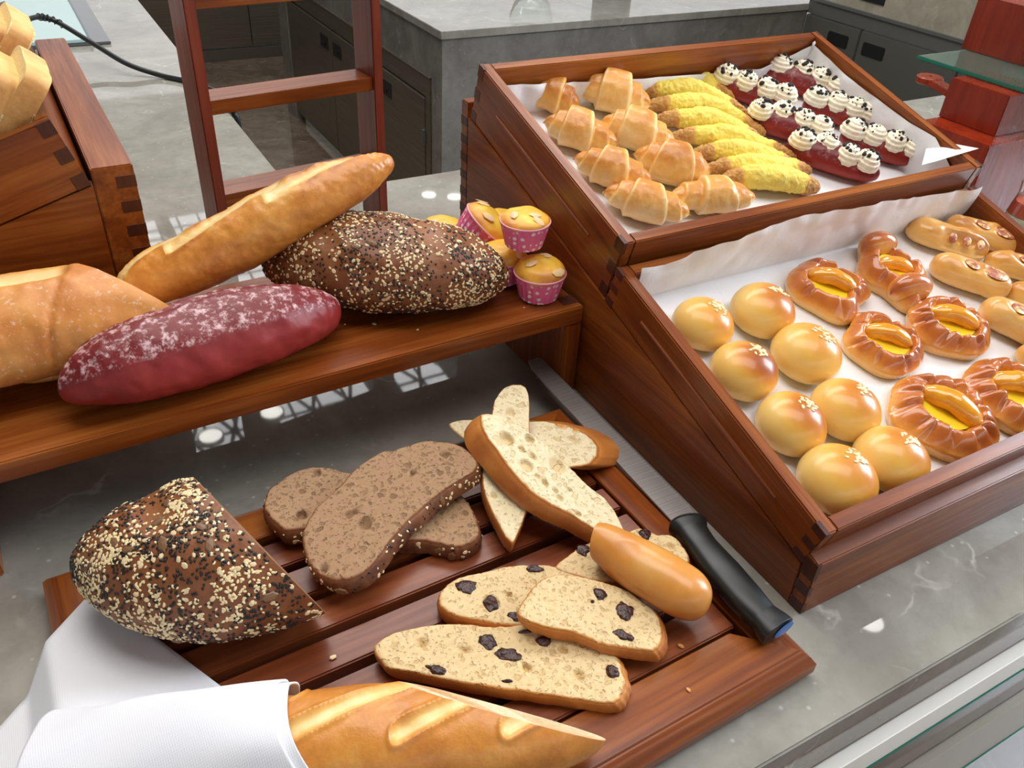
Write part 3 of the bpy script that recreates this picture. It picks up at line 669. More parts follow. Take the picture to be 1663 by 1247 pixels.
# ================================================================== SESAME BUNS
def dome(a, c, low, n1=40, n2=64, seed=0, tilt=0.):
    v = []
    th = np.linspace(0.0, math.pi, n1)
    for t in th:
        for j in range(n2):
            ph = 2*math.pi*j/n2; r = math.sin(t); z = math.cos(t)
            zz = c*z if z > 0 else low*math.copysign(abs(z)**.8, z); rr = a*(r**(1.0 if z > 0 else .62))
            v.append((rr*math.cos(ph), rr*math.sin(ph), zz))
    v = np.array(v); v[:, 2] += low
    v *= (1+.02*fbm(v, 22, seed, 2))[:, None]; v[:, 2] = np.maximum(v[:, 2], 0.0)
    f = grid_faces(n1, n2); return G(v, [x for x in f])
buns = [(1143, 522, 103, 'pale sesame bun at the far left corner of the lower tray', .25), (1240, 500, 107, 'browned sesame bun beside the far left one, next to the first danish', .5),
        (1210, 598, 113, 'dark-topped sesame bun in the left column, second from the back', .72), (1311, 569, 116, 'pale sesame bun right of the dark-topped one', .22),
        (1287, 684, 118, 'brown-topped sesame bun in the left column, third from the back', .6), (1374, 660, 116, 'golden sesame bun behind the nearest right one', .42),
        (1362, 774, 132, 'largest sesame bun, nearest the front left corner of the lower tray', .3), (1450, 742, 124, 'sesame bun at the front rail beside the largest danish', .38)]
for i, (px, py, w, lb, br) in enumerate(buns):
    l = LOW.p(px, py, .026); a = w/2*LOW.mpp(l); l = LOW.p(px, py+2, .006+a*.60); l[2] = .0078
    t = Thing('sesame_bun', lb, 'bun', LOW.mat(l), 'sesame buns')
    g = dome(a, a*.80, a*.42, seed=i); v = g['v']; n = v/np.linalg.norm(v, axis=1)[:, None]; z = v[:, 2]/(a*1.22)
    dirn = V(.35, -.15, .9); dirn /= np.linalg.norm(dirn); c = (v-V(0, 0, a*.42)); c /= np.linalg.norm(c, axis=1)[:, None]; d = c@dirn
    g['t'] = np.clip(sstep(.15, 1.0, d)*(.30+br*.64)+.13*sstep(.35, .75, z)+.10*fbm(v, 40, i+5, 3), 0, .93)
    t.add('bun_body', g, BUN)
    k = int(rng.integers(20, 30)); cen = V(.34, .02, .93); cen /= np.linalg.norm(cen); q = cen+rng.normal(0, .13, (k, 3)); q2 = rng.integers(0, 2, k)[:, None]*V(-.16, .16, 0)*rng.random((k, 1)); q = q+q2; q /= np.linalg.norm(q, axis=1)[:, None]
    p = np.array([x*V(a, a, a*.80)+V(0, 0, a*.42) for x in q]); p *= (1+.02*fbm(p, 22, i, 2))[:, None]
    t.add('sesame_seeds', ellipsoid_seeds(p+q*.0002, q/V(1, 1, .8)**2, np.tile((.0021, .0013, .0008), (k, 1)), [0]*k), SES, kind='stuff')

# ================================================================== FRUIT DANISHES
def danish(a, b, pool, seed, folds, hgt, pointy=0., lob=None):
    nr, na = 46, 150; R0 = np.linspace(0, 1, nr); A0 = np.linspace(0, 2*math.pi, na, endpoint=False); v = []; tn = []
    rs = random.Random(seed); fs = [(A0[int((k+.25*rs.uniform(-1, 1))/folds*na) % na], rs.uniform(.5, 1), rs.choice((-1, 1))) for k in range(folds)]
    for r in R0:
        for A_ in A0:
            out = 1+.035*math.sin(3*A_+seed)+.03*math.sin(5*A_+seed*2.1)+pointy*math.cos(4*A_+.4)*.5
            inn = pool*(1+.10*math.sin(2*A_+seed)+.06*math.sin(5*A_+seed))
            fold = 0; dk = 0
            for (fa, amp, sg) in fs:
                d = math.atan2(math.sin(A_-fa), math.cos(A_-fa)); sk = d-sg*.35*(r-.6)
                fold += -amp*math.exp(-(sk/.075)**2)+.55*amp*math.exp(-((sk-sg*.17)/.12)**2)
                dk += amp*math.exp(-(sk/.06)**2)
            if r < .45:      # bottom disc up and around the outer side
                s = r/.45; rr = s*.94; z = .0
            elif r < .60:
                s = (r-.45)/.15; rr = .94+.06*math.sin(s*math.pi/2); z = hgt*.42*s
            else:
                s = (r-.60)/.40; rr = 1-(1-inn)*s**1.0; z = hgt*(.42+.58*math.sin(min(1, s*1.5)*math.pi/2)) if s < .66 else hgt*(1-.62*sstep(.62, 1., s))
                e = math.sin(min(1, s)*math.pi); z += hgt*.16*fold*e; rr += .03*fold*e
            if r >= .45 and r < .6: rr *= 1+.03*fold*(r-.45)/.15
            v.append((rr*out*a*math.cos(A_), rr*out*b*math.sin(A_), z)); s2 = max(0, (r-.6)/.4)
            tn.append(0 if r < .5 else (.10+.62*sstep(.5, .72, r) if r < .72 else .72-.35*sstep(.8, 1., r)+.30*min(1, dk)*math.sin(min(1, s2)*math.pi)+.10*fold))
    v = np.array(v); v[:, 2] += hgt*.05*fbm(v, 60, seed, 2)*(v[:, 2] > hgt*.2); v[:, 2] = np.maximum(0, v[:, 2])
    return G(v, grid_faces(nr, na), np.clip(np.array(tn)+.12*fbm(v, 50, seed+3, 2), 0, 1))
def apricot(L, wd, h, seed, bend=.25):
    pts = [V(-L, 0, h*.2), V(-L*.5, bend*L*.5, h*.5), V(0, bend*L*.7, h*.62), V(L*.5, bend*L*.5, h*.5), V(L, 0, h*.2)]
    return loft(pts, wd, h*.55, 40, 26, flat=.8, pw=.9, tend=3, disp=lambda T, A, p, n: .0006*fbm(p, 200, seed, 2))
dan = [(1344, 467, 136, 116, .42, 7, 'square folded danish at the back with a long apricot slice', .20, -.55, .8), (1446, 442, 104, 132, .34, 5, 'narrow folded danish with two rolled lobes, at the back', .25, -.3, .8),
       (1434, 557, 136, 116, .44, 8, 'danish with a wide custard pool beside the browned buns', .12, -.5, .9), (1539, 529, 142, 114, .42, 10, 'round pleated danish with a fat apricot beside the sausage rolls', .0, -.5, 1.),
       (1529, 674, 190, 152, .36, 13, 'largest round pleated danish at the front rail', .0, -.9, 1.), (1642, 640, 160, 140, .38, 12, 'pleated danish cut off by the right edge of the photo', .0, -.4, 1.)]
for i, (px, py, w, h, pool, folds, lb, pty, ang, asp) in enumerate(dan):
    l = LOW.p(px, py+3, .016); m = LOW.mpp(l); a = w/2*m; b = h/2*m*1.12; l[2] = .0078; hg = .022+.002*(i % 2)+(.004 if i == 4 else 0)
    M = LOW.mat(l, rad(-12)); t = Thing('fruit_danish', lb, 'pastry', M, 'fruit danishes')
    t.add('dough_ring', danish(a, b, pool, i+1, folds, hg, pty), DANISH, sharp=70)
    r = np.linspace(0, 1, 10); v = []; [v.append((pool*1.3*a*x*math.cos(q), pool*1.3*b*x*math.sin(q), hg*(.70-.06*(1-x)))) for x in r for q in np.linspace(0, 2*math.pi, 48, endpoint=False)]
    t.add('custard', G(v, grid_faces(10, 48)), CUSTARD)
    L_ = min(a, b)*(.62 if i != 3 else .66); g = apricot(L_, L_*.36, L_*.62, i); g = xf(g, Matrix.Translation((0.0, 0, hg*.52))@Matrix.Rotation(ang, 4, 'Z'))
    t.add('apricot_slice', g, APRI)
    if i == 1:
        for k, (dy, ww) in enumerate(((.66, .8), (-.68, .95))):
            g = loft([V(-a*.75*ww, b*dy, hg*.45), V(0, b*(dy+.08), hg*.62), V(a*.75*ww, b*dy, hg*.45)], b*.30, hg*.72, 40, 30, flat=.7, tone=lambda T, A, p, n: .3+.45*sstep(.2, 1, n[:, 2])+.15*fbm(p, 60, 2))
            t.add('dough_lobe', g, DANISH)

# ================================================================== HAM ROLLS
saus = [((1476, 372), (1597, 411), 54, 'plain ham roll at the back left of its group, notched along one side', 0), ((1538, 366), (1650, 402), 50, 'ham roll behind the notched one with two wide openings', 1),
        ((1514, 432), (1632, 474), 60, 'ham roll with two purple openings, nearest the fruit danishes', 1), ((1604, 424), (1712, 452), 50, 'ham roll half cut off by the right edge, beside the wide-opening one', 2),
        ((1594, 504), (1712, 560), 66, 'ham roll with one round opening above the cut-off danish', 3), ((1640, 474), (1740, 510), 50, 'ham roll mostly cut off at the right edge', 4), ((1655, 572), (1750, 610), 50, 'sliver of a ham roll at the right edge, beside the cut-off danish', 4)]
for i, (p, q, w, lb, kd) in enumerate(saus):
    A_, B_ = LOW.p(*p, .018), LOW.p(*q, .018); m = LOW.mpp(A_); r = w/2*m
    c = (A_+B_)/2; c[2] = .0078; d = B_-A_; ang = math.atan2(d[1], d[0]); hl = np.hypot(d[0], d[1])/2+r*.15
    if c[0]+hl > LOW.W-.016 and False: pass
    M = LOW.mat(c, ang); t = Thing('ham_roll', lb, 'bread roll', M, 'ham filled rolls')
    hh = r*.95; z0 = hh*.62
    sl_ = {0: [(.0, -.55), (.35, -.5), (.68, -.45)], 1: [(-.12, .15), (.45, .0)], 2: [(-.1, .1)], 3: [(-.25, .15)], 4: []}[kd]
    def disp(T, A, pp, n, sl_=sl_, hl=hl, r=r):
        d = .0011*fbm(pp, 70, i, 2)
        for (sx_, sy_) in sl_: d = d-.0045*np.exp(-((((pp[:, 0]-sx_*hl)/.0115)**2+((pp[:, 1]-sy_*r)/.0085)**2)**2))*(n[:, 2] > 0)
        return d
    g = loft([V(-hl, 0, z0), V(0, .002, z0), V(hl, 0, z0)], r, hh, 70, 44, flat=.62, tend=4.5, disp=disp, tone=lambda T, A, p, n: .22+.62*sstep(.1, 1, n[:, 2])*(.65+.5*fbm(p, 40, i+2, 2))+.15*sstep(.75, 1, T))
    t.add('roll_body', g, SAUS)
    for k, (sx_, sy_) in enumerate(sl_):
        big = .0105 if (kd == 1 and k == 1) else (.0082 if kd in (1, 3) else .0046); yy = sy_*r*1.0; zz = z0+hh*math.sqrt(max(0, 1-(yy/r)**2))-.0026; nv = V(0, yy/r**2, (zz-z0)/hh**2)
        g = ellipsoid_seeds(np.array([(sx_*hl, yy, zz)]), nv[None], [(big*1.15, big*.85, .0022)], [0], rot=np.array([.3]))
        g2 = [(big*1.25*math.sin(q)*math.cos(p), big*.9*math.sin(q)*math.sin(p), .0016*math.cos(q)) for q in np.linspace(.02, math.pi-.02, 12) for p in np.linspace(0, 2*math.pi, 28, endpoint=False)]
        zz_ = Vector(nv).normalized().to_track_quat('Z', 'X').to_matrix().to_4x4()
        g2 = xf(G(g2, [f_[::-1] for f_ in grid_faces(12, 28)]), Matrix.Translation((sx_*hl, yy, zz-.0002))@zz_)
        t.add('ham_filling', g2, SFILL, label='purple-brown ham filling in the opening')

# ================================================================== CROISSANTS
cro = [((846, 158), (892, 162), (938, 188), 62, 'dark baked croissant at the back left corner of the upper tray', .30), ((930, 158), (990, 164), (1052, 190), 72, 'large pale croissant at the back beside the coconut rolls', .06),
       ((878, 214), (936, 222), (1000, 252), 68, 'croissant against the left rail, second from the back', .08), ((968, 216), (1028, 224), (1092, 252), 70, 'pale croissant in the right column, second from the back', .0),
       ((926, 272), (990, 284), (1056, 312), 66, 'blistered croissant against the left rail, third from the back', .14), ((1022, 266), (1086, 278), (1148, 296), 72, 'croissant with a raised brown middle, third in the right column', .18),
       ((974, 326), (1042, 336), (1116, 362), 66, 'croissant at the front left corner of the upper tray', .08), ((1078, 336), (1152, 326), (1222, 334), 62, 'croissant lying along the front rail beside the last coconut roll', .06)]
for i, (pa, pm, pb, w, lb, dk) in enumerate(cro):
    A_, C_, B_ = UP.p(*pa, .012), UP.p(*pm, .017), UP.p(*pb, .012); m = UP.mpp(C_); r = w/2*m*1.12
    c = C_.copy(); c[2] = .0078; d = B_-A_; ang = math.atan2(d[1], d[0]); M = UP.mat(c, ang)
    Rz = np.array([[math.cos(-ang), -math.sin(-ang)], [math.sin(-ang), math.cos(-ang)]])
    lo = lambda p: np.append(Rz@(p[:2]-c[:2]), r*.60)
    la, lb_ = lo(A_), lo(B_); sp = [la, lo(A_*.5+C_*.5)+V(0, .001, 0), V(0, 0, r*.66), lo(B_*.5+C_*.5)+V(0, .001, 0), lb_]
    s1, s2 = rng.uniform(.28, .34), rng.uniform(.66, .72); e1, e2 = .13, .87
    sk = .05*(1 if i % 2 else -1)
    def shape(T, A, seed=i):
        t_ = T+.055*np.cos(A*1.0+.5); t2 = T-.055*np.cos(A+.5)
        b = .74+.26*sstep(s1-.012, s1+.03, t_)*(1-sstep(s2-.03, s2+.012, t2))
        b = b-.14*(1-sstep(e1-.01, e1+.02, t_))-.14*sstep(e2-.02, e2+.01, t2)
        return b, np.exp(-((t_-s1-.03)/.018)**2)+np.exp(-((t2-s2+.035)/.026)**2)+.5*np.exp(-((t_-e1-.02)/.012)**2)
    def disp(T, A, p, n): b, _ = shape(T, A); return (b-1)*r*.92+.0007*fbm(p, 130, i, 3)+.0010*noise(p, 60, i)
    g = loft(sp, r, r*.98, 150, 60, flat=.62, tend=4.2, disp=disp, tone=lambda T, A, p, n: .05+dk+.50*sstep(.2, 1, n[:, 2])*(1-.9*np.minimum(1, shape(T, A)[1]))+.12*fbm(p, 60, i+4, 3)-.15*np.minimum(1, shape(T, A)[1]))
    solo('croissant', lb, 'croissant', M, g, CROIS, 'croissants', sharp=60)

# ================================================================== COCONUT ROLLS
coc = [((1014, 140), (1112, 126), (1192, 168), 'rearmost yellow coconut roll with brown tips'), ((1022, 151), (1123, 158), (1214, 192), 'second coconut roll from the back'), ((1043, 176), (1140, 180), (1242, 222), 'third coconut roll from the back, a clump of topping near its left end'),
       ((1059, 198), (1153, 206), (1243, 240), 'fourth coconut roll from the back'), ((1088, 226), (1175, 233), (1294, 262), 'fifth coconut roll from the back with a brown left end'), ((1120, 254), (1206, 256), (1300, 280), 'sixth coconut roll from the back'),
       ((1143, 278), (1236, 280), (1316, 282), 'seventh coconut roll from the back, dark brown left tip'), ((1166, 298), (1250, 302), (1328, 312), 'coconut roll nearest the front rail with a torn pale side')]
for i, (pa, pm, pb, lb) in enumerate(coc):
    A_, C_, B_ = UP.p(*pa, .012), UP.p(*pm, .014), UP.p(*pb, .012); r = .0122+(.002 if i == 7 else 0)
    c = C_.copy(); c[2] = .0078; d = B_-A_; ang = math.atan2(d[1], d[0]); M = UP.mat(c, ang); Rz = np.array([[math.cos(-ang), -math.sin(-ang)], [math.sin(-ang), math.cos(-ang)]])
    lo = lambda p, z: np.append(Rz@(p[:2]-c[:2]), z)
    g = loft([lo(A_, r*.5), lo((A_+C_)/2, r*.85)+V(0, .001, 0), V(0, .0, r*1.05), lo((B_+C_)/2, r*.8)+V(0, .001, 0), lo(B_, r*.5)], r*1.04, r*1.12, 170, 60, flat=.6, tend=2.0,
             disp=lambda T, A, p, n: 0.0007*noise(p, 300, i)+.0010*noise(p, 620, i+3)+.0035*np.maximum(0, noise(p, 75, i+9))*sstep(-.2, .6, n[:, 2])*np.exp(-((T-.5)/.3)**2),
             tone=lambda T, A, p, n: .12+.75*(sstep(.27, .13, T)+sstep(.73, .86, T))+.25*sstep(.1, -.6, n[:, 2])+.12*fbm(p, 120, i, 2))
    solo('coconut_roll', lb, 'bread roll', M, g, COCO, 'yellow coconut rolls', sharp=180)

# ================================================================== RED CREAM BUNS
redb = [((1150, 136), (1258, 172), [(1181, 120), (1214, 129), (1246, 143), (1277, 151)], 'red cream bun at the back left of its group, beside the coconut rolls'), ((1238, 124), (1345, 158), [(1270, 103), (1306, 112), (1335, 124), (1361, 138)], 'red cream bun in the far back corner of the upper tray'),
        ((1215, 196), (1318, 228), [(1238, 175), (1272, 179), (1306, 192), (1335, 203)], 'red cream bun in the middle of the left column'), ((1306, 176), (1418, 208), [(1328, 156), (1361, 163), (1390, 174), (1414, 191)], 'red cream bun in the middle of the right column'),
        ((1276, 246), (1418, 290), [(1306, 224), (1344, 231), (1380, 249), (1410, 268)], 'red cream bun nearest the front rail, its side fully in view'), ((1366, 228), (1502, 270), [(1389, 212), (1422, 220), (1455, 229), (1486, 244)], 'red cream bun at the front right beside the folded paper')]
for i, (pa, pb, cr, lb) in enumerate(redb):
    A_, B_ = UP.p(*pa, .014), UP.p(*pb, .014); r = .0165; c = (A_+B_)/2; c[2] = .0078; d = B_-A_; ang = math.atan2(d[1], d[0]); hl = np.hypot(d[0], d[1])/2+.004
    M = UP.mat(c, ang); t = Thing('red_cream_bun', lb, 'cream bun', M, 'red cream buns')
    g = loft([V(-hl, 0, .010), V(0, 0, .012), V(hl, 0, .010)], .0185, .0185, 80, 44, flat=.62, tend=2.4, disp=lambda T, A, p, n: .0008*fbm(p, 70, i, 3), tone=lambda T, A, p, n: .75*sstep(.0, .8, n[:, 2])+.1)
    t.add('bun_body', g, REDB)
    Mi = M.inverted(); pts = []
    for k, q in enumerate(cr):
        l = UP.p(*q, .036); w = UP.w(l); l = np.array(Mi@Vector(w)); l[2] = .0235; l[1] = np.clip(l[1], -.003, .008); 
        a0 = .0142; nn, ma = 44, 60; v = []; lean = rng.uniform(-.3, .3)
        for ii in range(nn):
            s = ii/(nn-1); th = s*math.pi*.53
            for jj in range(ma):
                ph = 2*math.pi*jj/ma; wv = math.sin(s*30+1.2*math.cos(ph)); rr = a0*(math.sin(th+.0)**.85)*(1+.025*math.sin(12*ph+s*5)+.028*wv*(s > .1)); z = a0*1.05*(math.cos(th))+.0004*wv-.002*s
                v.append((rr*math.cos(ph)*1.1+.002*lean*z/a0, rr*math.sin(ph), z))
        g = G(v, grid_faces(nn, ma)); g = xf(g, Matrix.Translation(Vector(l))@Matrix.Rotation(rng.uniform(0, 6), 4, 'Z'))
        t.add('cream_swirl', g, CREAM, sharp=180); pts.append(l)
    k = 95; idx = rng.integers(0, 4, k); th = rng.uniform(0, .95, k)**.8; ph = rng.uniform(0, 2*math.pi, k)
    nr = np.stack([np.sin(th)*np.cos(ph), np.sin(th)*np.sin(ph), np.cos(th)], 1); p = np.array(pts)[idx]+nr*V(.0155, .0142, .0152)
    big = rng.random(k)**3*.0026+.0006; t.add('cookie_crumbs', ellipsoid_seeds(p, nr, np.stack([big*1.2, big, big*.8], 1), [0]*k), COOKIE, kind='stuff', smooth=False)
# ================================================================== LOAVES ON THE RISER
def RP(px, py, h): return P(px, py, RT+h)
# long seed loaf
A_, B_ = RP(424, 428, .030), RP(826, 446, .030); M, hl = line_frame(A_, B_, RT)
t = Thing('seeded_loaf', 'long brown loaf covered in mixed seeds on the riser under the baguette', 'loaf', M, 'brown seeded loaves')
SW, SH = .056, .050
def sdisp(T, A, p, n): return .0022*fbm(p, 26, 3, 3)+.0006*fbm(p, 160, 5, 2)-.0022*(np.exp(-(((p[:, 0]+.35*p[:, 1]+.055)/.010)**2))+np.exp(-(((p[:, 0]+.35*p[:, 1]-.035)/.011)**2)))*sstep(.3, .9, n[:, 2])
def slash(p): return np.exp(-(((p[:, 0]+.35*p[:, 1]+.055)/.013)**2))+np.exp(-(((p[:, 0]+.35*p[:, 1]-.035)/.014)**2))
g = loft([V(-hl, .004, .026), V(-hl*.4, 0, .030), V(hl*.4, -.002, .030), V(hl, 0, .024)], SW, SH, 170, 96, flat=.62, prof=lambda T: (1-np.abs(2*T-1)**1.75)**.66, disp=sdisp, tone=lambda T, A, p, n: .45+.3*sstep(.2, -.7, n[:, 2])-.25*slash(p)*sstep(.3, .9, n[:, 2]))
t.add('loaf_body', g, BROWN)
t.add('seed_coating', seed_coat(g, 5200, lambda c, n: .2+(1-.93*np.minimum(1, slash(c))*(c[:, 2] > .035))*(.45+.8*np.maximum(0, fbm(c, 30, 8, 2)+.35))*(c[:, 2] > .006), 26, .84), SEEDM, kind='stuff', smooth=False)
# red loaf
A_, B_ = RP(96, 640, .026), RP(552, 497, .024); M, hl = line_frame(A_, B_, RT)
def rdisp(T, A, p, n): return .0018*fbm(p, 28, 4, 3)+.0007*fbm(p, 120, 2, 3)-.003*(np.exp(-(((p[:, 1]-.16*p[:, 0]-.012)/.0035)**2))*np.exp(-((p[:, 0]-.01)/.05)**2)+np.exp(-(((p[:, 1]-.10*p[:, 0]-.004)/.003)**2))*np.exp(-((p[:, 0]-.09)/.04)**2))*sstep(.2, .8, n[:, 2])-.0018*np.exp(-(((p[:, 2]-.012)/.003)**2))*np.exp(-((p[:, 0]+.01)/.07)**2)
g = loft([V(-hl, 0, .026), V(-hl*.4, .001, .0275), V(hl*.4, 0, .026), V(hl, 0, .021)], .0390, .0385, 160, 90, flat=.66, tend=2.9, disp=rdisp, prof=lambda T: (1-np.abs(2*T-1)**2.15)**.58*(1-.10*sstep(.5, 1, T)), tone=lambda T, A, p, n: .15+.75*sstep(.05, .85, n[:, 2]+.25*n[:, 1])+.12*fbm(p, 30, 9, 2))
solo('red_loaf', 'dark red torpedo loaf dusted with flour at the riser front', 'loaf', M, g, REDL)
# baguette leaning over the seeded loaf
A_, B_ = RP(196, 476, .030), P(640, 262, RT+.116); M, hl = line_frame(A_, B_, RT)
t = Thing('baguette', 'long golden baguette leaning across the seeded loaf', 'baguette', M, 'golden baguettes')
zl, zr = .0290, .116
def bslash(p, lst=((-.115, .0), (-.03, .0), (.055, .0))):
    s = 0
    for (cx_, cy_) in lst: s = s+np.exp(-(((p[:, 1]+.002-.20*(p[:, 0]-cx_))/.0085)**2))*sstep(.060, .045, np.abs(p[:, 0]-cx_))
    return np.minimum(1, s)
def bdisp(T, A, p, n): s = bslash(p)*sstep(.1, .6, n[:, 2]); return .0012*fbm(p, 40, 6, 3)+.0004*fbm(p, 300, 6, 2)-.0030*s+.0030*np.exp(-(((bslash(p)-.45)/.2)**2))*sstep(.1, .6, n[:, 2])*(.5+.5*noise(p, 60, 2))
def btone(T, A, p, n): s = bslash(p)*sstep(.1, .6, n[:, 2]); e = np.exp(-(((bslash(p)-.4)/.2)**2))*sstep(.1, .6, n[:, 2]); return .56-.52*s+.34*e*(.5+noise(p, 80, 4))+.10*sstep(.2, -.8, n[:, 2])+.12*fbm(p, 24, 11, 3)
g = loft([V(-hl, 0, zl), V(-hl*.3, -.004, zl+(zr-zl)*.33), V(hl*.4, -.002, zl+(zr-zl)*.72), V(hl, .002, zr)], .0290, .0280, 190, 90, flat=.85, prof=lambda T: np.where(T < .5, (1-np.abs(2*T-1)**5)**.5, (1-np.abs(2*T-1)**2.3)**.5*(1-.22*sstep(.6, 1, T))), disp=bdisp, tone=btone)
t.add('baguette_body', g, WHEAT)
# cut pale loaf at the left
cA, cB = RP(-190, 585, .038), RP(262, 505, .038); M, hl = line_frame(cA, cB, RT)
t = Thing('cut_white_loaf', 'pale golden cut loaf with a split top at the left end of the riser', 'loaf', M)
def cdisp(T, A, p, n):
    groove = np.exp(-(((p[:, 1]-.010)/.011)**2))*sstep(.2, .8, n[:, 2])*sstep(hl*.42, hl*.30, p[:, 0]); return .0022*fbm(p, 18, 14, 3)+.0008*fbm(p, 90, 1, 2)-.012*groove-.0018*np.exp(-(((p[:, 0]-.035-.4*p[:, 1])/.0018)**2))*(n[:, 1] < -.2)
def ctone(T, A, p, n):
    groove = np.exp(-(((p[:, 1]-.010)/.014)**2))*sstep(.2, .8, n[:, 2])*sstep(hl*.42, hl*.30, p[:, 0]); return .58-.60*groove+.22*np.exp(-(((p[:, 1]-.043)/.008)**2))*(n[:, 2] > .2)+.14*fbm(p, 22, 3, 3)
g = loft([V(-hl, 0, .037), V(0, 0, .040), V(hl*1.5, 0, .038)], .050, .046, 170, 90, flat=.66, tend=6, disp=cdisp, tone=ctone)
kp = tolocal(M, RP(262, 520, .03)); kq = tolocal(M, RP(152, 440, .08)); dd = kq-kp; no = np.cross(dd, V(0.0, 1, -1.1)); no = no if no[0] > 0 else -no
g = cut(g, kp, no/np.linalg.norm(no))
t.add('loaf_body', g, [CIAB, WCRUMB], sharp=50)
_a, _b = RP(14, 604, .009), RP(235, 560, .009); M2, h2 = line_frame(_a, _b, RT)
solo('bread_end_piece', 'browned crust end lying flat under the cut pale loaf', 'bread piece', M2, loft([V(-h2, 0, .0075), V(h2, .002, .0075)], .020, .0085, 80, 40, flat=.8, tend=5, disp=lambda T, A, p, n: .0009*fbm(p, 50, 1, 2), tone=lambda T, A, p, n: .60+.2*fbm(p, 40, 3)), CIAB)

# ================================================================== CUPCAKES
def cupcake(px, py, h, wtop, lb, tilt=(0, 0), cupvis=True, nalm=5, seed=0, dz=0.):
    c = RP(px, py, h); R1 = wtop/2*mpp(c); hc = R1*1.02; 
    M = Matrix.Translation(Vector((c[0], c[1], c[2]-hc)))@Matrix.Rotation(tilt[0], 4, 'X')@Matrix.Rotation(tilt[1], 4, 'Y')
    t = Thing('almond_cupcake', lb, 'cupcake', M, 'almond cupcakes')
    n = 72; v = []; 
    for s, rr in ((0, .70), (0, .715), (.5, .84), (.96, .955)):
        for j in range(n):
            q = 2*math.pi*j/n; k = 1+(.022*math.cos(n/3*q)); v.append((R1*rr*k*math.cos(q), R1*rr*k*math.sin(q), hc*s))
    t.add('paper_cup', G(v, grid_faces(4, n)+[list(range(n))[::-1]]), CUP)
    t.add('cup_rim', xf(G([(R1*(.965+.028*math.cos(b))*math.cos(q), R1*(.965+.028*math.cos(b))*math.sin(q), hc*.97+R1*.035*math.sin(b)) for q in np.linspace(0, 2*math.pi, 60, endpoint=False) for b in np.linspace(0, 2*math.pi, 10, endpoint=False)], [[i*10+j, i*10+(j+1) % 10, ((i+1) % 60)*10+(j+1) % 10, ((i+1) % 60)*10+j] for i in range(60) for j in range(10)]), Matrix.Identity(4)), CUPR)
    v = []; top = .45 if seed != 1 else .28
    for th in np.linspace(.001, math.pi/2, 26):
        for q in np.linspace(0, 2*math.pi, 48, endpoint=False): v.append((R1*.97*math.sin(th)**.85*math.cos(q), R1*.97*math.sin(th)**.85*math.sin(q), hc*.93+R1*top*1.25*math.cos(th)))
    v = np.array(v); v[:, 2] += R1*.06*fbm(v, 55, seed, 3); tn = .25+.55*sstep(.6, 1., np.hypot(v[:, 0], v[:, 1])/R1)+.35*fbm(v, 45, seed+2, 3)
    t.add('sponge_top', G(v, grid_faces(26, 48), np.clip(tn, 0, 1)), CAKE)
    rs = random.Random(seed)
    for k in range(nalm):
        th = rs.uniform(.25, 1.05); q = rs.uniform(0, 6.28); p = V(R1*.97*math.sin(th)**.85*math.cos(q), R1*.97*math.sin(th)**.85*math.sin(q), hc*.93+R1*top*1.25*math.cos(th)); nn = V(math.sin(th)*math.cos(q)*.6, math.sin(th)*math.sin(q)*.6, math.cos(th))
        g = ellipsoid_seeds((p+nn*.0008)[None], nn[None], [(R1*.27, R1*.16, .0006)], [0], rot=np.array([rs.uniform(0, 6)])); t.add('almond_flake', g, ALM)
    return t
cupcake(718, 372, .026, 76, 'almond cupcake mostly hidden behind the seeded loaf', nalm=1, seed=3)
cupcake(815, 414, .028, 84, 'almond cupcake at the bottom of the pile, under the upright top one', nalm=2, seed=6)
cupcake(812, 362, .036, 76, 'almond cupcake behind the tilted one against the stand', nalm=1, seed=5)
cupcake(762, 352, .048, 92, 'tilted almond cupcake showing its browned top', tilt=(rad(18), rad(38)), nalm=5, seed=2)
cupcake(877, 440, .0275, 88, 'almond cupcake in a pink dotted cup at the riser front corner', nalm=6, seed=4)
cupcake(853, 356, .073, 86, 'upright almond cupcake on top of the pile, pink dotted cup', nalm=3, seed=1)
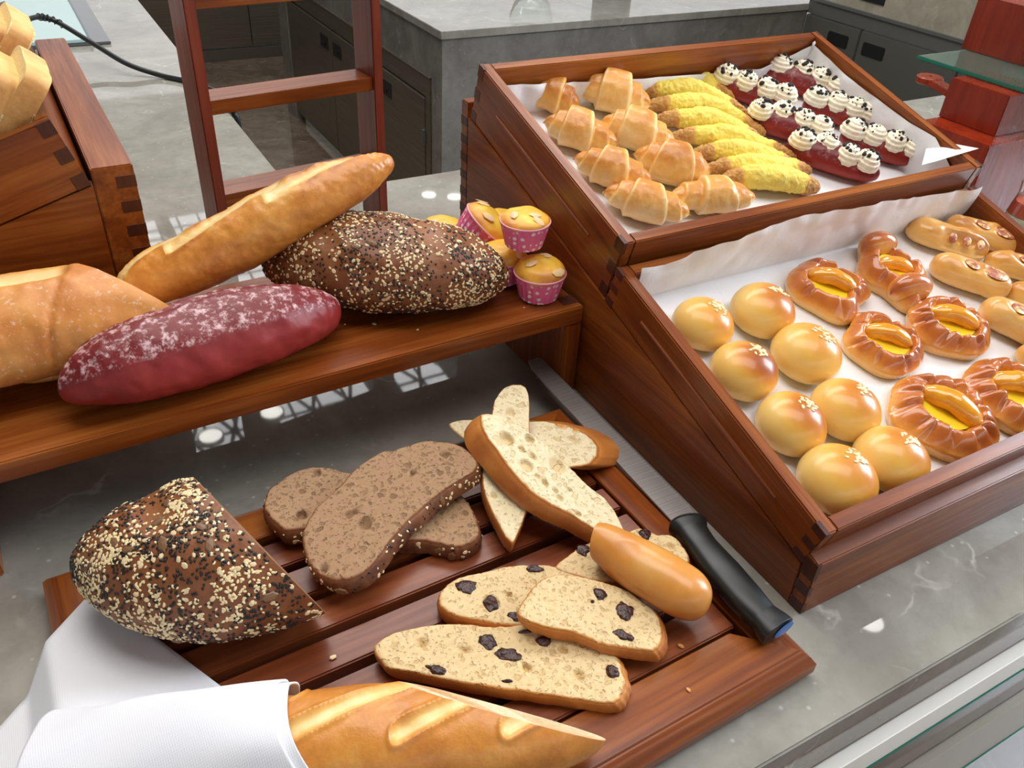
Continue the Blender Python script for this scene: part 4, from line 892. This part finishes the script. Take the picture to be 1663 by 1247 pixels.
# ================================================================== BREAD ON THE BOARD
def hidden_plane(kp, kq, k=.35):
    """plane through the cut edge kp-kq whose face looks away to the far right"""
    kp, kq = np.asarray(kp), np.asarray(kq); dd = (kq-kp)/np.linalg.norm(kq-kp); n = np.cross(dd, _F); n /= np.linalg.norm(n)
    if n@_R < 0: n = -n
    f = _F-(_F@dd)*dd; n = n+k*f/np.linalg.norm(f); return n/np.linalg.norm(n)
def rot3(M): return np.array(M)[:3, :3]
def closed_curve(pts, n):
    pts = np.asarray(pts, float); m = len(pts); out = []
    for t in np.linspace(0, m, n, endpoint=False):
        i = int(t); u = t-i; a, b, c, d = (pts[(i+k) % m] for k in (-1, 0, 1, 2))
        out.append(.5*((2*b)+(c-a)*u+(2*a-5*b+4*c-d)*u*u+(3*b-a-3*c+d)*u**3))
    return np.array(out)
def bread_slice(name, label, cat, px, zf, th, mats, group, off=(0, 0), bulge=.0015, crustw=.0025, holes=(), seed=0, seeds=None, wav=.0006, offw=None):
    pts = np.array([P(x, y, zf(x, y)) for x, y in px]); c = pts.mean(0); zb = pts[:, 2].min()-th
    M = Matrix.Translation((c[0], c[1], zb)); O_ = V(c[0], c[1], zb); N = 150; C = closed_curve(pts-O_, N); cen = C.mean(0)
    nrm = C-cen; r0 = np.linalg.norm(nrm[:, :2], axis=1); nrm = nrm/r0[:, None]
    C = C+nrm*(wav*noise(C, 160, seed)+wav*noise(C, 420, seed+1))[:, None]
    rings = []; tn = []; R_ = 34
    for k in range(R_+1):
        s = (k/R_)**.8; p = cen+(C-cen)*s; e = (1-s)*r0; p = p.copy(); p[:, 2] -= .0012*np.exp(-e/.0009); tn.append(np.clip(1-e/crustw, 0, 1)); rings.append(p)
    top = np.vstack(rings); dz = -.0004*np.maximum(0, noise(top, 300, seed+7)); hol = np.zeros(len(top))
    for (hx, hy, hr, hd) in holes:
        h = P(hx, hy, zf(hx, hy))-O_; rr = hr*mpp(h+O_); dd = np.hypot(top[:, 0]-h[0], (top[:, 1]-h[1])*.8)*(1+.12*noise(top, 260, seed)); dz = dz-hd*1.3*sstep(1.05, .55, dd/rr); hol = np.maximum(hol, sstep(1.1, .7, dd/rr)*.75)
    top[:, 2] += dz
    sides = []
    offv = V(off[0], off[1], 0)
    if offw is not None:
        a_, b_ = P(*offw[0], C[0][2]+zb), P(*offw[1], C[0][2]+zb); dd_ = (b_-a_)[:2]; tw = np.clip(((C+O_)[:, :2]-a_[:2])@dd_/(dd_@dd_), 0, 1); offv = offv*(1-(1-offw[2])*tw)[:, None]
    for s in (.08, .25, .5, .75, .92, 1.):
        p = C+nrm*(bulge*math.sin(min(1, s)*math.pi))+offv*s; p = p.copy(); p[:, 2] = C[:, 2]-.0012+(0-(C[:, 2]-.0012))*0-th*s; sides.append(p)
    n = N; v = np.vstack([top]+sides); f = grid_faces(R_+1, n); m = [0]*len(f); base = R_*n
    f2 = grid_faces(len(sides)+1, n); f += [[base+i for i in x] for x in f2]; m += [1]*len(f2)
    lb = len(v)-n; f.append([lb+j for j in range(n)][::-1]); m.append(0)
    tn = [x-hol[k_*n:(k_+1)*n] for k_, x in enumerate(tn)]; tn = np.concatenate(tn+[np.full(n, .75 if s > .1 else .5)+.25*noise(q, 60, seed) for s, q in zip((.08, .25, .5, .75, .92, 1.), sides)])
    f = [x[::-1] for x in f]
    t = Thing(name, label, cat, M, group); g = G(v, f, tn, m); t.add('crumb_and_crust', g, mats, sharp=60)
    t.zf = zf; t.O = O_; t.top = top
    if seeds:
        sd = G(np.vstack(sides), [x[::-1] for x in grid_faces(len(sides), n)]); t.add('crust_seeds', seed_coat(sd, seeds, None, 3, .8), SEEDM, kind='stuff', smooth=False)
    return t
def blob(a, b, c, ang=0., n1=14, n2=26):
    v = [(a*math.sin(t)*math.cos(p), b*math.sin(t)*math.sin(p), c*math.cos(t)) for t in np.linspace(.02, math.pi-.02, n1) for p in np.linspace(0, 2*math.pi, n2, endpoint=False)]
    g = G(v, grid_faces(n1, n2)); g['f'] = [x[::-1] for x in g['f']]; return xf(g, Matrix.Rotation(ang, 4, 'Z'))
def raisin(t, x, y, wx, wy, ang=0., k=0):
    c = P(x, y, t.zf(x, y)); m = mpp(c); l = c-t.O
    g = blob(wx/2*m*1.05, wy/2*m*1.25, .0017, ang-YAW)
    g['v'] = g['v']*(1+.30*noise(g['v'], 330, k+int(x))+.12*noise(g['v'], 900, k))[:, None]+l-V(0, 0, .0002); t.add('raisin', g, RAISIN)
zc = lambda z: (lambda x, y: z)
def plane_z(a, za, b, zb):
    a, b = V(*a), V(*b); d = b-a; return lambda x, y: za+(zb-za)*float((V(x, y)-a)@d/(d@d))
z3 = lambda L, ox, oy, s: [(ox+x/s, oy+y/s) for x, y in L]
# white bread
W3 = z3([(112, 318), (190, 300), (400, 296), (590, 306), (700, 311), (850, 346), (930, 385), (985, 440), (1000, 490), (968, 545), (900, 575), (800, 580), (600, 540), (420, 480), (290, 440), (200, 410), (130, 355)], 700, 600, 3.696)
bread_slice('white_bread_slice', 'white bread slice lying crosswise under the others, brown crust at its right end', 'bread slice', W3, zc(.0415), .0155, [WCRUMB, SCR], 'white bread slices', off=(.031, .003), bulge=.0022, holes=[(912, 690, 10, .0025), (930, 712, 7, .002), (935, 697, 5, .002), (960, 705, 5, .002)], seed=2)
W2 = z3([(375, 215), (400, 150), (450, 100), (520, 85), (570, 105), (590, 180), (590, 330), (612, 600), (600, 740), (560, 880), (505, 1015), (470, 1022), (420, 950), (350, 810), (315, 700), (312, 560), (345, 400)], 700, 600, 3.696)
bread_slice('white_bread_slice', 'white bread slice lying lengthwise under the top slice, pointed end towards the viewer', 'bread slice', W2, plane_z((830, 640), .064, (828, 875), .0435), .014, [WCRUMB, SCR], 'white bread slices', off=(.001, .004), holes=[(829, 668, 8, .002), (802, 803, 6, .0025), (822, 785, 4, .002)], seed=4)
W1 = z3([(297, 272), (340, 262), (400, 268), (480, 300), (590, 375), (700, 450), (830, 578), (950, 700), (1040, 770), (1110, 860), (1172, 990), (1160, 1018), (1080, 995), (950, 935), (850, 868), (720, 805), (600, 725), (500, 625), (400, 485), (320, 370)], 700, 600, 3.696)
bread_slice('white_bread_slice', 'long white bread slice on top of the crossed pile, large holes at its upper end', 'bread slice', W1, plane_z((790, 690), .080, (1015, 870), .046), .015, [WCRUMB, SCR], 'white bread slices', off=(-.0135, .003), bulge=.0025, seed=6, offw=((790, 690), (930, 820), .15),
            holes=[(823, 711, 13, .004), (855, 755, 12, .0025), (860, 712, 8, .003), (847, 729, 6, .002), (864, 739, 7, .0025), (885, 783, 6, .0025), (905, 755, 14, .002), (909, 808, 6, .002), (925, 794, 4, .002), (902, 795, 5, .002), (938, 833, 6, .002), (980, 857, 5, .002), (872, 772, 5, .0015)])
# brown bread
Br2 = z3([(92, 660), (120, 600), (200, 540), (300, 498), (400, 492), (480, 512), (560, 540), (600, 640), (540, 730), (430, 775), (290, 802), (200, 803), (140, 762), (95, 705)], 400, 600, 3.118)
bread_slice('brown_bread_slice', 'brown bread slice on the left, mostly covered by the large one', 'bread slice', Br2, plane_z((435, 800), .046, (560, 820), .040), .0135, [BCRUMB, BSCR], 'brown bread slices', off=(0, -.002), seed=8, seeds=60, holes=[(490, 835, 9, .003), (515, 767, 7, .002)])
Br3 = z3([(800, 700), (900, 640), (1045, 608), (1100, 645), (1150, 715), (1180, 810), (1155, 860), (1080, 892), (1000, 882), (900, 862), (820, 860), (740, 840)], 400, 600, 3.118)
bread_slice('brown_bread_slice', 'brown bread slice on the right, its rounded end showing under the large one', 'bread slice', Br3, zc(.0385), .0135, [BCRUMB, BSCR], 'brown bread slices', off=(.001, -.001), seed=9, seeds=60)
Br1 = z3([(285, 850), (300, 780), (370, 680), (470, 590), (560, 492), (680, 416), (750, 405), (850, 370), (930, 358), (1050, 370), (1135, 415), (1172, 470), (1140, 520), (1040, 580), (950, 645), (870, 715), (760, 825), (690, 915), (620, 1000), (550, 1045), (450, 1060), (370, 1030), (310, 965)], 400, 600, 3.118)
bread_slice('brown_bread_slice', 'large brown bread slice on top, seeds along its crust', 'bread slice', Br1, plane_z((700, 740), .060, (560, 920), .050), .0120, [BCRUMB, BSCR], 'brown bread slices', off=(.003, -.003), bulge=.002, seed=11, seeds=170, holes=[(593, 848, 12, .0025), (566, 835, 7, .002), (526, 922, 8, .0025), (575, 830, 6, .002), (670, 766, 5, .003), (722, 737, 7, .002)])
# raisin bread
RC = z3([(905, 205), (960, 150), (1020, 110), (1120, 80), (1200, 58), (1260, 42), (1325, 70), (1385, 72), (1430, 115), (1457, 170), (1430, 203), (1300, 225), (1180, 268), (1080, 262), (1000, 245)], 550, 840, 2.5585)
t = bread_slice('raisin_bread_slice', 'raisin bread slice half hidden under the crusty end piece', 'bread slice', RC, zc(.0385), .0135, [RCRUMB, SCR], 'raisin bread slices', off=(.001, -.002), seed=13, holes=[(1090, 886, 6, .002)])
raisin(t, 947, 894, 20, 18, .6); raisin(t, 1048, 867, 24, 18, -.3, 2)
RB1 = z3([(417, 355), (430, 300), (490, 252), (600, 224), (720, 200), (850, 195), (950, 213), (1010, 245), (1040, 300), (950, 380), (830, 440), (700, 445), (600, 428), (480, 402)], 550, 840, 2.5585)
t = bread_slice('raisin_bread_slice', 'middle raisin bread slice with three large raisins at its left end', 'bread slice', RB1, zc(.0375), .0115, [RCRUMB, SCR], 'raisin bread slices', off=(0, -.002), seed=15, holes=[(797, 978, 14, .0025), (827, 965, 5, .002)])
for k, (x, y, a, b, r) in enumerate([(757, 952, 33, 24, .1), (797, 979, 20, 26, .3), (845, 1001, 38, 15, 0), (868, 923, 27, 12, .1)]): raisin(t, x, y, a, b, r, k)
RB2 = z3([(745, 395), (800, 300), (860, 248), (950, 236), (1060, 255), (1180, 290), (1262, 345), (1320, 395), (1345, 470), (1335, 525), (1300, 548), (1200, 540), (1080, 516), (950, 468), (850, 450)], 550, 840, 2.5585)
t = bread_slice('raisin_bread_slice', 'raisin bread slice overlapping the middle one, three raisins near its right end', 'bread slice', RB2, plane_z((850, 990), .0540, (1070, 1040), .0425), .0125, [RCRUMB, SCR], 'raisin bread slices', off=(.005, -.002), bulge=.002, seed=17)
for k, (x, y, a, b, r) in enumerate([(974, 965, 19, 19, .5), (1013, 992, 30, 29, .4), (1011, 1031, 36, 15, -.3), (962, 977, 6, 6, 0)]): raisin(t, x, y, a, b, r, k)
RA = z3([(148, 552), (170, 510), (250, 470), (400, 444), (520, 440), (640, 450), (780, 438), (840, 420), (900, 420), (1000, 458), (1080, 508), (1150, 572), (1185, 640), (1190, 700), (1165, 752), (1120, 768), (1040, 760), (900, 738), (700, 712), (500, 680), (300, 640), (210, 622), (180, 598)], 550, 840, 2.5585)
t = bread_slice('raisin_bread_slice', 'nearest and longest raisin bread slice, behind the front baguette', 'bread slice', RA, zc(.0370), .0110, [RCRUMB, SCR], 'raisin bread slices', off=(.0040, -.0020), bulge=.0020, seed=19, holes=[(685, 1043, 9, .002), (754, 1055, 6, .002), (940, 1095, 10, .0018), (855, 1083, 8, .0025), (915, 1053, 8, .0025)])
for k, (x, y, a, b, r) in enumerate([(792, 1042, 28, 22, .1), (825, 1062, 38, 19, -.1), (883, 1041, 25, 16, .1), (853, 1026, 20, 6, .1), (708, 1087, 30, 13, -.3), (823, 1106, 18, 5, 0), (995, 1090, 20, 20, 0)]): raisin(t, x, y, a, b, r, k)
# crusty end piece
ez = .056; A_, B_ = P(985, 885, ez), P(1150, 988, .050); M, hl = line_frame(A_, B_, .0245)
g = loft([V(-hl*1.6, 0, ez-.0245), V(0, .0, .029), V(hl*1.0, 0, .024)], .0200, .0185, 110, 70, flat=.95, prof=lambda T: (1-np.abs(2*T-1)**3.6)**.5*(.82+.18*sstep(0, .5, T)), disp=lambda T, A, p, n: .001*fbm(p, 40, 2, 3), tone=lambda T, A, p, n: .40+.55*sstep(.7, -.5, n[:, 2]*.75-n[:, 1]*.1+.1*n[:, 0])+.12*fbm(p, 34, 3, 3))
kp = P(990, 905, .052); no = rot3(M).T@(-_R*.8+_U*.1+_F*.45); g = cut(g, tolocal(M, P(968, 880, .056)), no/np.linalg.norm(no))
solo('bread_heel', 'smooth golden end piece of a raisin loaf lying over a slice', 'bread piece', M, g, [ROLLC, RCRUMB], sharp=50)
# half seed loaf
A_, B_ = P(122, 918, .058), P(620, 905, .062); M, hl = line_frame(A_, B_, BT)
t = Thing('seeded_half_loaf', 'cut half of a dark seeded loaf on the left of the bread board', 'loaf', M, 'brown seeded loaves')
hsl = lambda p: np.exp(-(((p[:, 0]+.45*p[:, 1]+hl*.42)/.014)**2))*sstep(-.03, .0, p[:, 1])
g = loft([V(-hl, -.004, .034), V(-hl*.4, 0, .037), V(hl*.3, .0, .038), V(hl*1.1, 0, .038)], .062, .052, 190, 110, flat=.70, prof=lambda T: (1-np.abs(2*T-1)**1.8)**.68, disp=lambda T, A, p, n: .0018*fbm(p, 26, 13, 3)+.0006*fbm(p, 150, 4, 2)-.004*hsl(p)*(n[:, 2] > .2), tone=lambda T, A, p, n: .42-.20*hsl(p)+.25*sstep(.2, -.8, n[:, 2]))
gf = g
kp, kq = P(538, 1004, .030), P(322, 782, .078); n_ = hidden_plane(kp, kq); co = tolocal(M, kp); no = rot3(M).T@n_
def inside(c): return ((c-co)@no) < -.001
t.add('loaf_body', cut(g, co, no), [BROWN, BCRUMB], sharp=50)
t.add('seed_coating', seed_coat(gf, 3300, lambda c, n: inside(c)*(c[:, 2] > .012)*(.15+(1-.95*np.minimum(1, hsl(c)))*(.5+.9*np.maximum(0, fbm(c, 30, 18, 2)+.3)))*(.25+.75*sstep(.018, .035, c[:, 2])), 18, .88), SEEDM, kind='stuff', smooth=False)
# front baguette
A_, B_ = P(330, 1238, .050), P(985, 1182, .048); FM, hl = line_frame(A_, B_, BT)
t = Thing('baguette', 'cut baguette with pale diagonal slashes coming out of the white napkin', 'baguette', FM, 'golden baguettes')
def fsl(p):
    s = 0
    for cx_ in (-.105, -.035, .035, .095): s = s+np.exp(-(((p[:, 1]-.006-.42*(p[:, 0]-cx_))/.0068)**2))*sstep(.052, .040, np.abs(p[:, 0]-cx_))
    return np.minimum(1, s)
g = loft([V(-hl, 0, .029), V(0, 0, .031), V(hl, 0, .027)], .0315, .0285, 380, 170, flat=.95, prof=lambda T: (1-np.abs(2*T-1)**4)**.5*(1-.12*sstep(.5, 1, T)), disp=lambda T, A, p, n: .0010*fbm(p, 40, 6, 3)-.0028*fsl(p)*sstep(.0, .5, n[:, 2])+.0022*np.exp(-(((fsl(p)-.4)/.2)**2))*sstep(.1, .5, n[:, 2]),
         tone=lambda T, A, p, n: .55-.50*fsl(p)*sstep(.0, .4, n[:, 2])+.12*np.exp(-(((fsl(p)-.35)/.25)**2))-.16*sstep(.1, -.6, n[:, 2])+.10*fbm(p, 30, 5, 3)+.10*fsl(p)*noise(p, 120, 4))
kp, kq = P(893, 1168, .034), P(700, 1122, .072); n_ = hidden_plane(kp, kq, .30)
t.add('baguette_body', cut(g, tolocal(FM, kp), rot3(FM).T@n_), [WHEAT, WCRUMB], sharp=50)

# napkin
def cloth_sheet(pts, na, nb, th=.0012):
    """pts (na*nb,3) -> closed thin sheet"""
    pts = np.asarray(pts).reshape(na, nb, 3); du = np.gradient(pts, axis=0); dv = np.gradient(pts, axis=1); n = np.cross(du, dv); n /= np.linalg.norm(n, axis=2)[..., None]+1e-12
    if n[..., 2].mean() < 0: n = -n
    a = pts.reshape(-1, 3); b = (pts-n*th).reshape(-1, 3); k = na*nb; f = grid_faces(na, nb, False); f2 = [[k+i for i in x][::-1] for x in f]
    br = [i*nb for i in range(na)]+[(na-1)*nb+j for j in range(1, nb)]+[i*nb+nb-1 for i in range(na-2, -1, -1)]+[j for j in range(nb-2, 0, -1)]
    e = [[br[i], br[(i+1) % len(br)], k+br[(i+1) % len(br)], k+br[i]] for i in range(len(br))]
    return G(np.vstack([a, b]), f+f2+e)
t = Thing('white_napkin', 'folded white linen napkin wrapped over the front baguette', 'napkin', (float(P(250, 1150, .03)[0]), float(P(250, 1150, .03)[1]), BT))
q = [P(150, 954, .030), P(440, 1172, .030), P(170, 1560, .030), P(-250, 1385, .030)]; pts = []
bx = .380-.449*math.cos(rad(1.8)); tb = math.tan(rad(1.8))
for i in range(50):
    for j in range(50):
        u, w = i/49, j/49; p = (q[0]*(1-u)+q[1]*u)*(1-w)+(q[3]*(1-u)+q[2]*u)*w
        z = .0275+.0022*math.sin(u*5+w*2)*w+.0015*math.sin(u*11-w*3)*w; d = (bx-.003-(p[1]-.197)*tb)-p[0]
        if d > 0: z = max(.003, z-1.3*d)
        z += .018*math.exp(-((u-.55)/.3)**2)*sstep(.1, .5, w)
        pts.append((p[0], p[1], z))
t.add('under_layer', cloth_sheet(pts, 50, 50), CLOTH, world=True, sharp=180)
lx = lambda px, py, z: tolocal(FM, P(px, py, z))
xa, xb, xl = lx(452, 1122, .062)[0], lx(527, 1247, .040)[0], lx(70, 1200, .06)[0]
prof = np.array([(.038, .014), (.037, .030), (.034, .044), (.022, .0585), (.004, .0635), (-.016, .0605), (-.031, .048), (-.040, .030), (-.050, .012), (-.09, .004)]); pc = bez(np.c_[prof, np.zeros(len(prof))], 80)[:, :2]
def wrap(du, sc, na, th):
    pts = []
    for i in range(na):
        for j in range(80):
            u = du+(1-du)*i/(na-1); y, z = pc[j]; w = j/79; e = xa+(xb-xa)*max(0, (w-.30)/.45)+.006*math.sin(w*9); x = xl+(e-xl)*u
            y, z = y*sc, z*sc; z += (.0012*math.sin(x*45+y*60)+.0008*math.sin(x*90-y*140))*(z > .01); y += .002*math.sin(x*38+z*90)
            z -= .010*(1-u)**2*(z > .02); pts.append((x+(.006 if du else 0), y, max(z, .0035)))
    return cloth_sheet(pts, na, 80, th)
t.add('upper_layer', xf(wrap(0, 1., 90, .0016), t.M.inverted()@FM), CLOTH, sharp=180)
t.add('under_fold', xf(wrap(.85, .965, 30, .0012), t.M.inverted()@FM), CLOTH, sharp=180)

# bread knife
t = Thing('bread_knife', 'serrated bread knife with a black handle along the right edge of the board', 'knife', tuple(P(1110, 850, .030)))
zk = .0262; sp = [(.3645, .332), (.3652, .40), (.3662, .47), (.3672, .545), (.3690, .576), (.3735, .590)]
ed = []; y = .588
while y > .352:
    x = .3885-.0008*(y-.35)/.24; ed += [(x-.0010, y), (x-.0001, y-.0012), (x, y-.0020), (x-.0004, y-.0030)]; y -= .0036
ed[0] = (.3845, .590)
poly = sp+ed+[(.3862, .342), (.3858, .332)]
bm = bmesh.new(); lo_ = [bm.verts.new((x, y, zk)) for x, y in poly]; fc = bm.faces.new(lo_); r = bmesh.ops.extrude_face_region(bm, geom=[fc]); bmesh.ops.translate(bm, vec=(0, 0, .0017), verts=[v for v in r['geom'] if isinstance(v, bmesh.types.BMVert)]); bmesh.ops.recalc_face_normals(bm, faces=bm.faces[:])
A('blade', bm_geo(bm), BLADE, label='serrated steel blade', sharp=20)
hs = [P(1112, 846, .034), P(1135, 880, .036), P(1175, 930, .0385), P(1220, 982, .038), P(1266, 1028, .036)]
hx = lambda T: np.interp(T, [0, .02, .06, .14, .3, .5, .7, .85, .94, .985, 1], [.5, .95, 1.08, .86, .80, .93, .92, .80, .95, .98, .3])
g = loft(hs, .0150, .0098, 130, 48, flat=1., pw=.85, prof=hx); A('handle', g, BLACKP, label='black moulded handle')
g = loft([hs[-1]-(hs[-1]-hs[-2])*.02+V(.004, .0, .001), hs[-1]+(hs[-1]-hs[-2])*.015+V(.004, 0, .001)], .0095, .0068, 24, 24, flat=1.)
A('end_cap', g, plain('blue_end_cap', (.02, .16, .50), .3), label='blue end cap')

# ================================================================== TOAST
def slab(th, dp, ht, seed):
    bm = bmesh.new(); bmesh.ops.create_cube(bm, size=1); bmesh.ops.subdivide_edges(bm, edges=bm.edges[:], cuts=14, use_grid_fill=True)
    v = np.array([x.co[:] for x in bm.verts]); q = v*2; r = 1-.10*(np.abs(q[:, 1])**6)*(np.abs(q[:, 2])**6)
    v = np.c_[v[:, 0]*th, v[:, 1]*dp*r, v[:, 2]*ht*r]; v[:, 1:] *= (1+.012*noise(v, 60, seed))[:, None]; v[:, 0] += .0008*noise(v, 90, seed+1)
    for x, c in zip(bm.verts, v): x.co = Vector(c)
    for f in bm.faces:
        c = f.calc_center_median(); f.material_index = 0 if abs(c.x) > th*.47 else 1
    g = bm_geo(bm); g['t'] = np.clip(.25+.5*sstep(.40, .5, np.abs(g['v'][:, 1]/dp))+.25*fbm(g['v'], 70, seed, 2), 0.01, 1); return g
for i, (cx_, cy_, Yf, lb) in enumerate([(87, 135, .787, 'thick toast slice nearest the right end of the left tray'), (44, 139, .787, 'thick toast slice left of the nearest end one'), (2, 142, .787, 'thick toast slice cut off by the left edge of the photo, front row'),
                                      (58, 56, .892, 'thick toast slice at the right of the back row'), (22, 54, .892, 'thick toast slice second in the back row'), (-16, 52, .892, 'thick toast slice cut off at the left in the back row')]):
    top = PY(cx_, cy_, Yf); k = PY(87, 135, .787); k2 = PY(47, 205, .787); d = (k-k2)/np.linalg.norm(k-k2); th, dp, ht = .0205, .088, .092
    ang = math.atan2(d[0], d[2]); R3 = Matrix.Rotation(ang, 4, 'Y'); zx = np.array(R3)[:3, 2]; xx = np.array(R3)[:3, 0]
    c = top-zx*ht/2-xx*th/2+V(0, dp/2, 0); M = Matrix.Translation(Vector(c))@R3@Matrix.Rotation(rad(rng.uniform(-2, 2)), 4, 'Z')
    solo('toast_slice', lb, 'bread slice', M, slab(th, dp, ht, i), [TOASTC, TOASTK], 'thick toast slices', sharp=40)

# ================================================================== CRUMBS
for (x, y, z, s, m, lb) in [(541, 1068, .0237, .0028, OAT, 'oat flake on the slat near the napkin'), (608, 527, RT, .0026, OAT, 'oat flake on the riser in front of the seeded loaf'), (678, 536, RT, .0015, OAT, 'tiny pale crumb on the riser edge'), (851, 500, RT, .0013, OAT, 'tiny pale crumb in front of the corner cupcake'),
                              (577, 959, .0237, .0016, BSES, 'black sesame seed on a slat'), (1105, 1050, .0237, .0026, SCR, 'golden crumb beside the overlapping raisin slice'), (1118, 1121, BT, .0022, SCR, 'light crust flake on the front rail of the board'), (560, 527, RT, .0012, OAT, 'tiny crumb right of the red loaf')]:
    c = P(x, y, z); g = ellipsoid_seeds(np.array([(0, 0, s*.3)]), np.array([(0, .1, 1.)]), [(s, s*.65, s*.3)], [0]); g['v'] = g['v']*(1+.25*noise(g['v'], 900, int(x)))[:, None]
    g['t'][:] = .4; solo('bread_crumb', lb, 'crumb', tuple(c), g, m, 'loose crumbs and seeds')
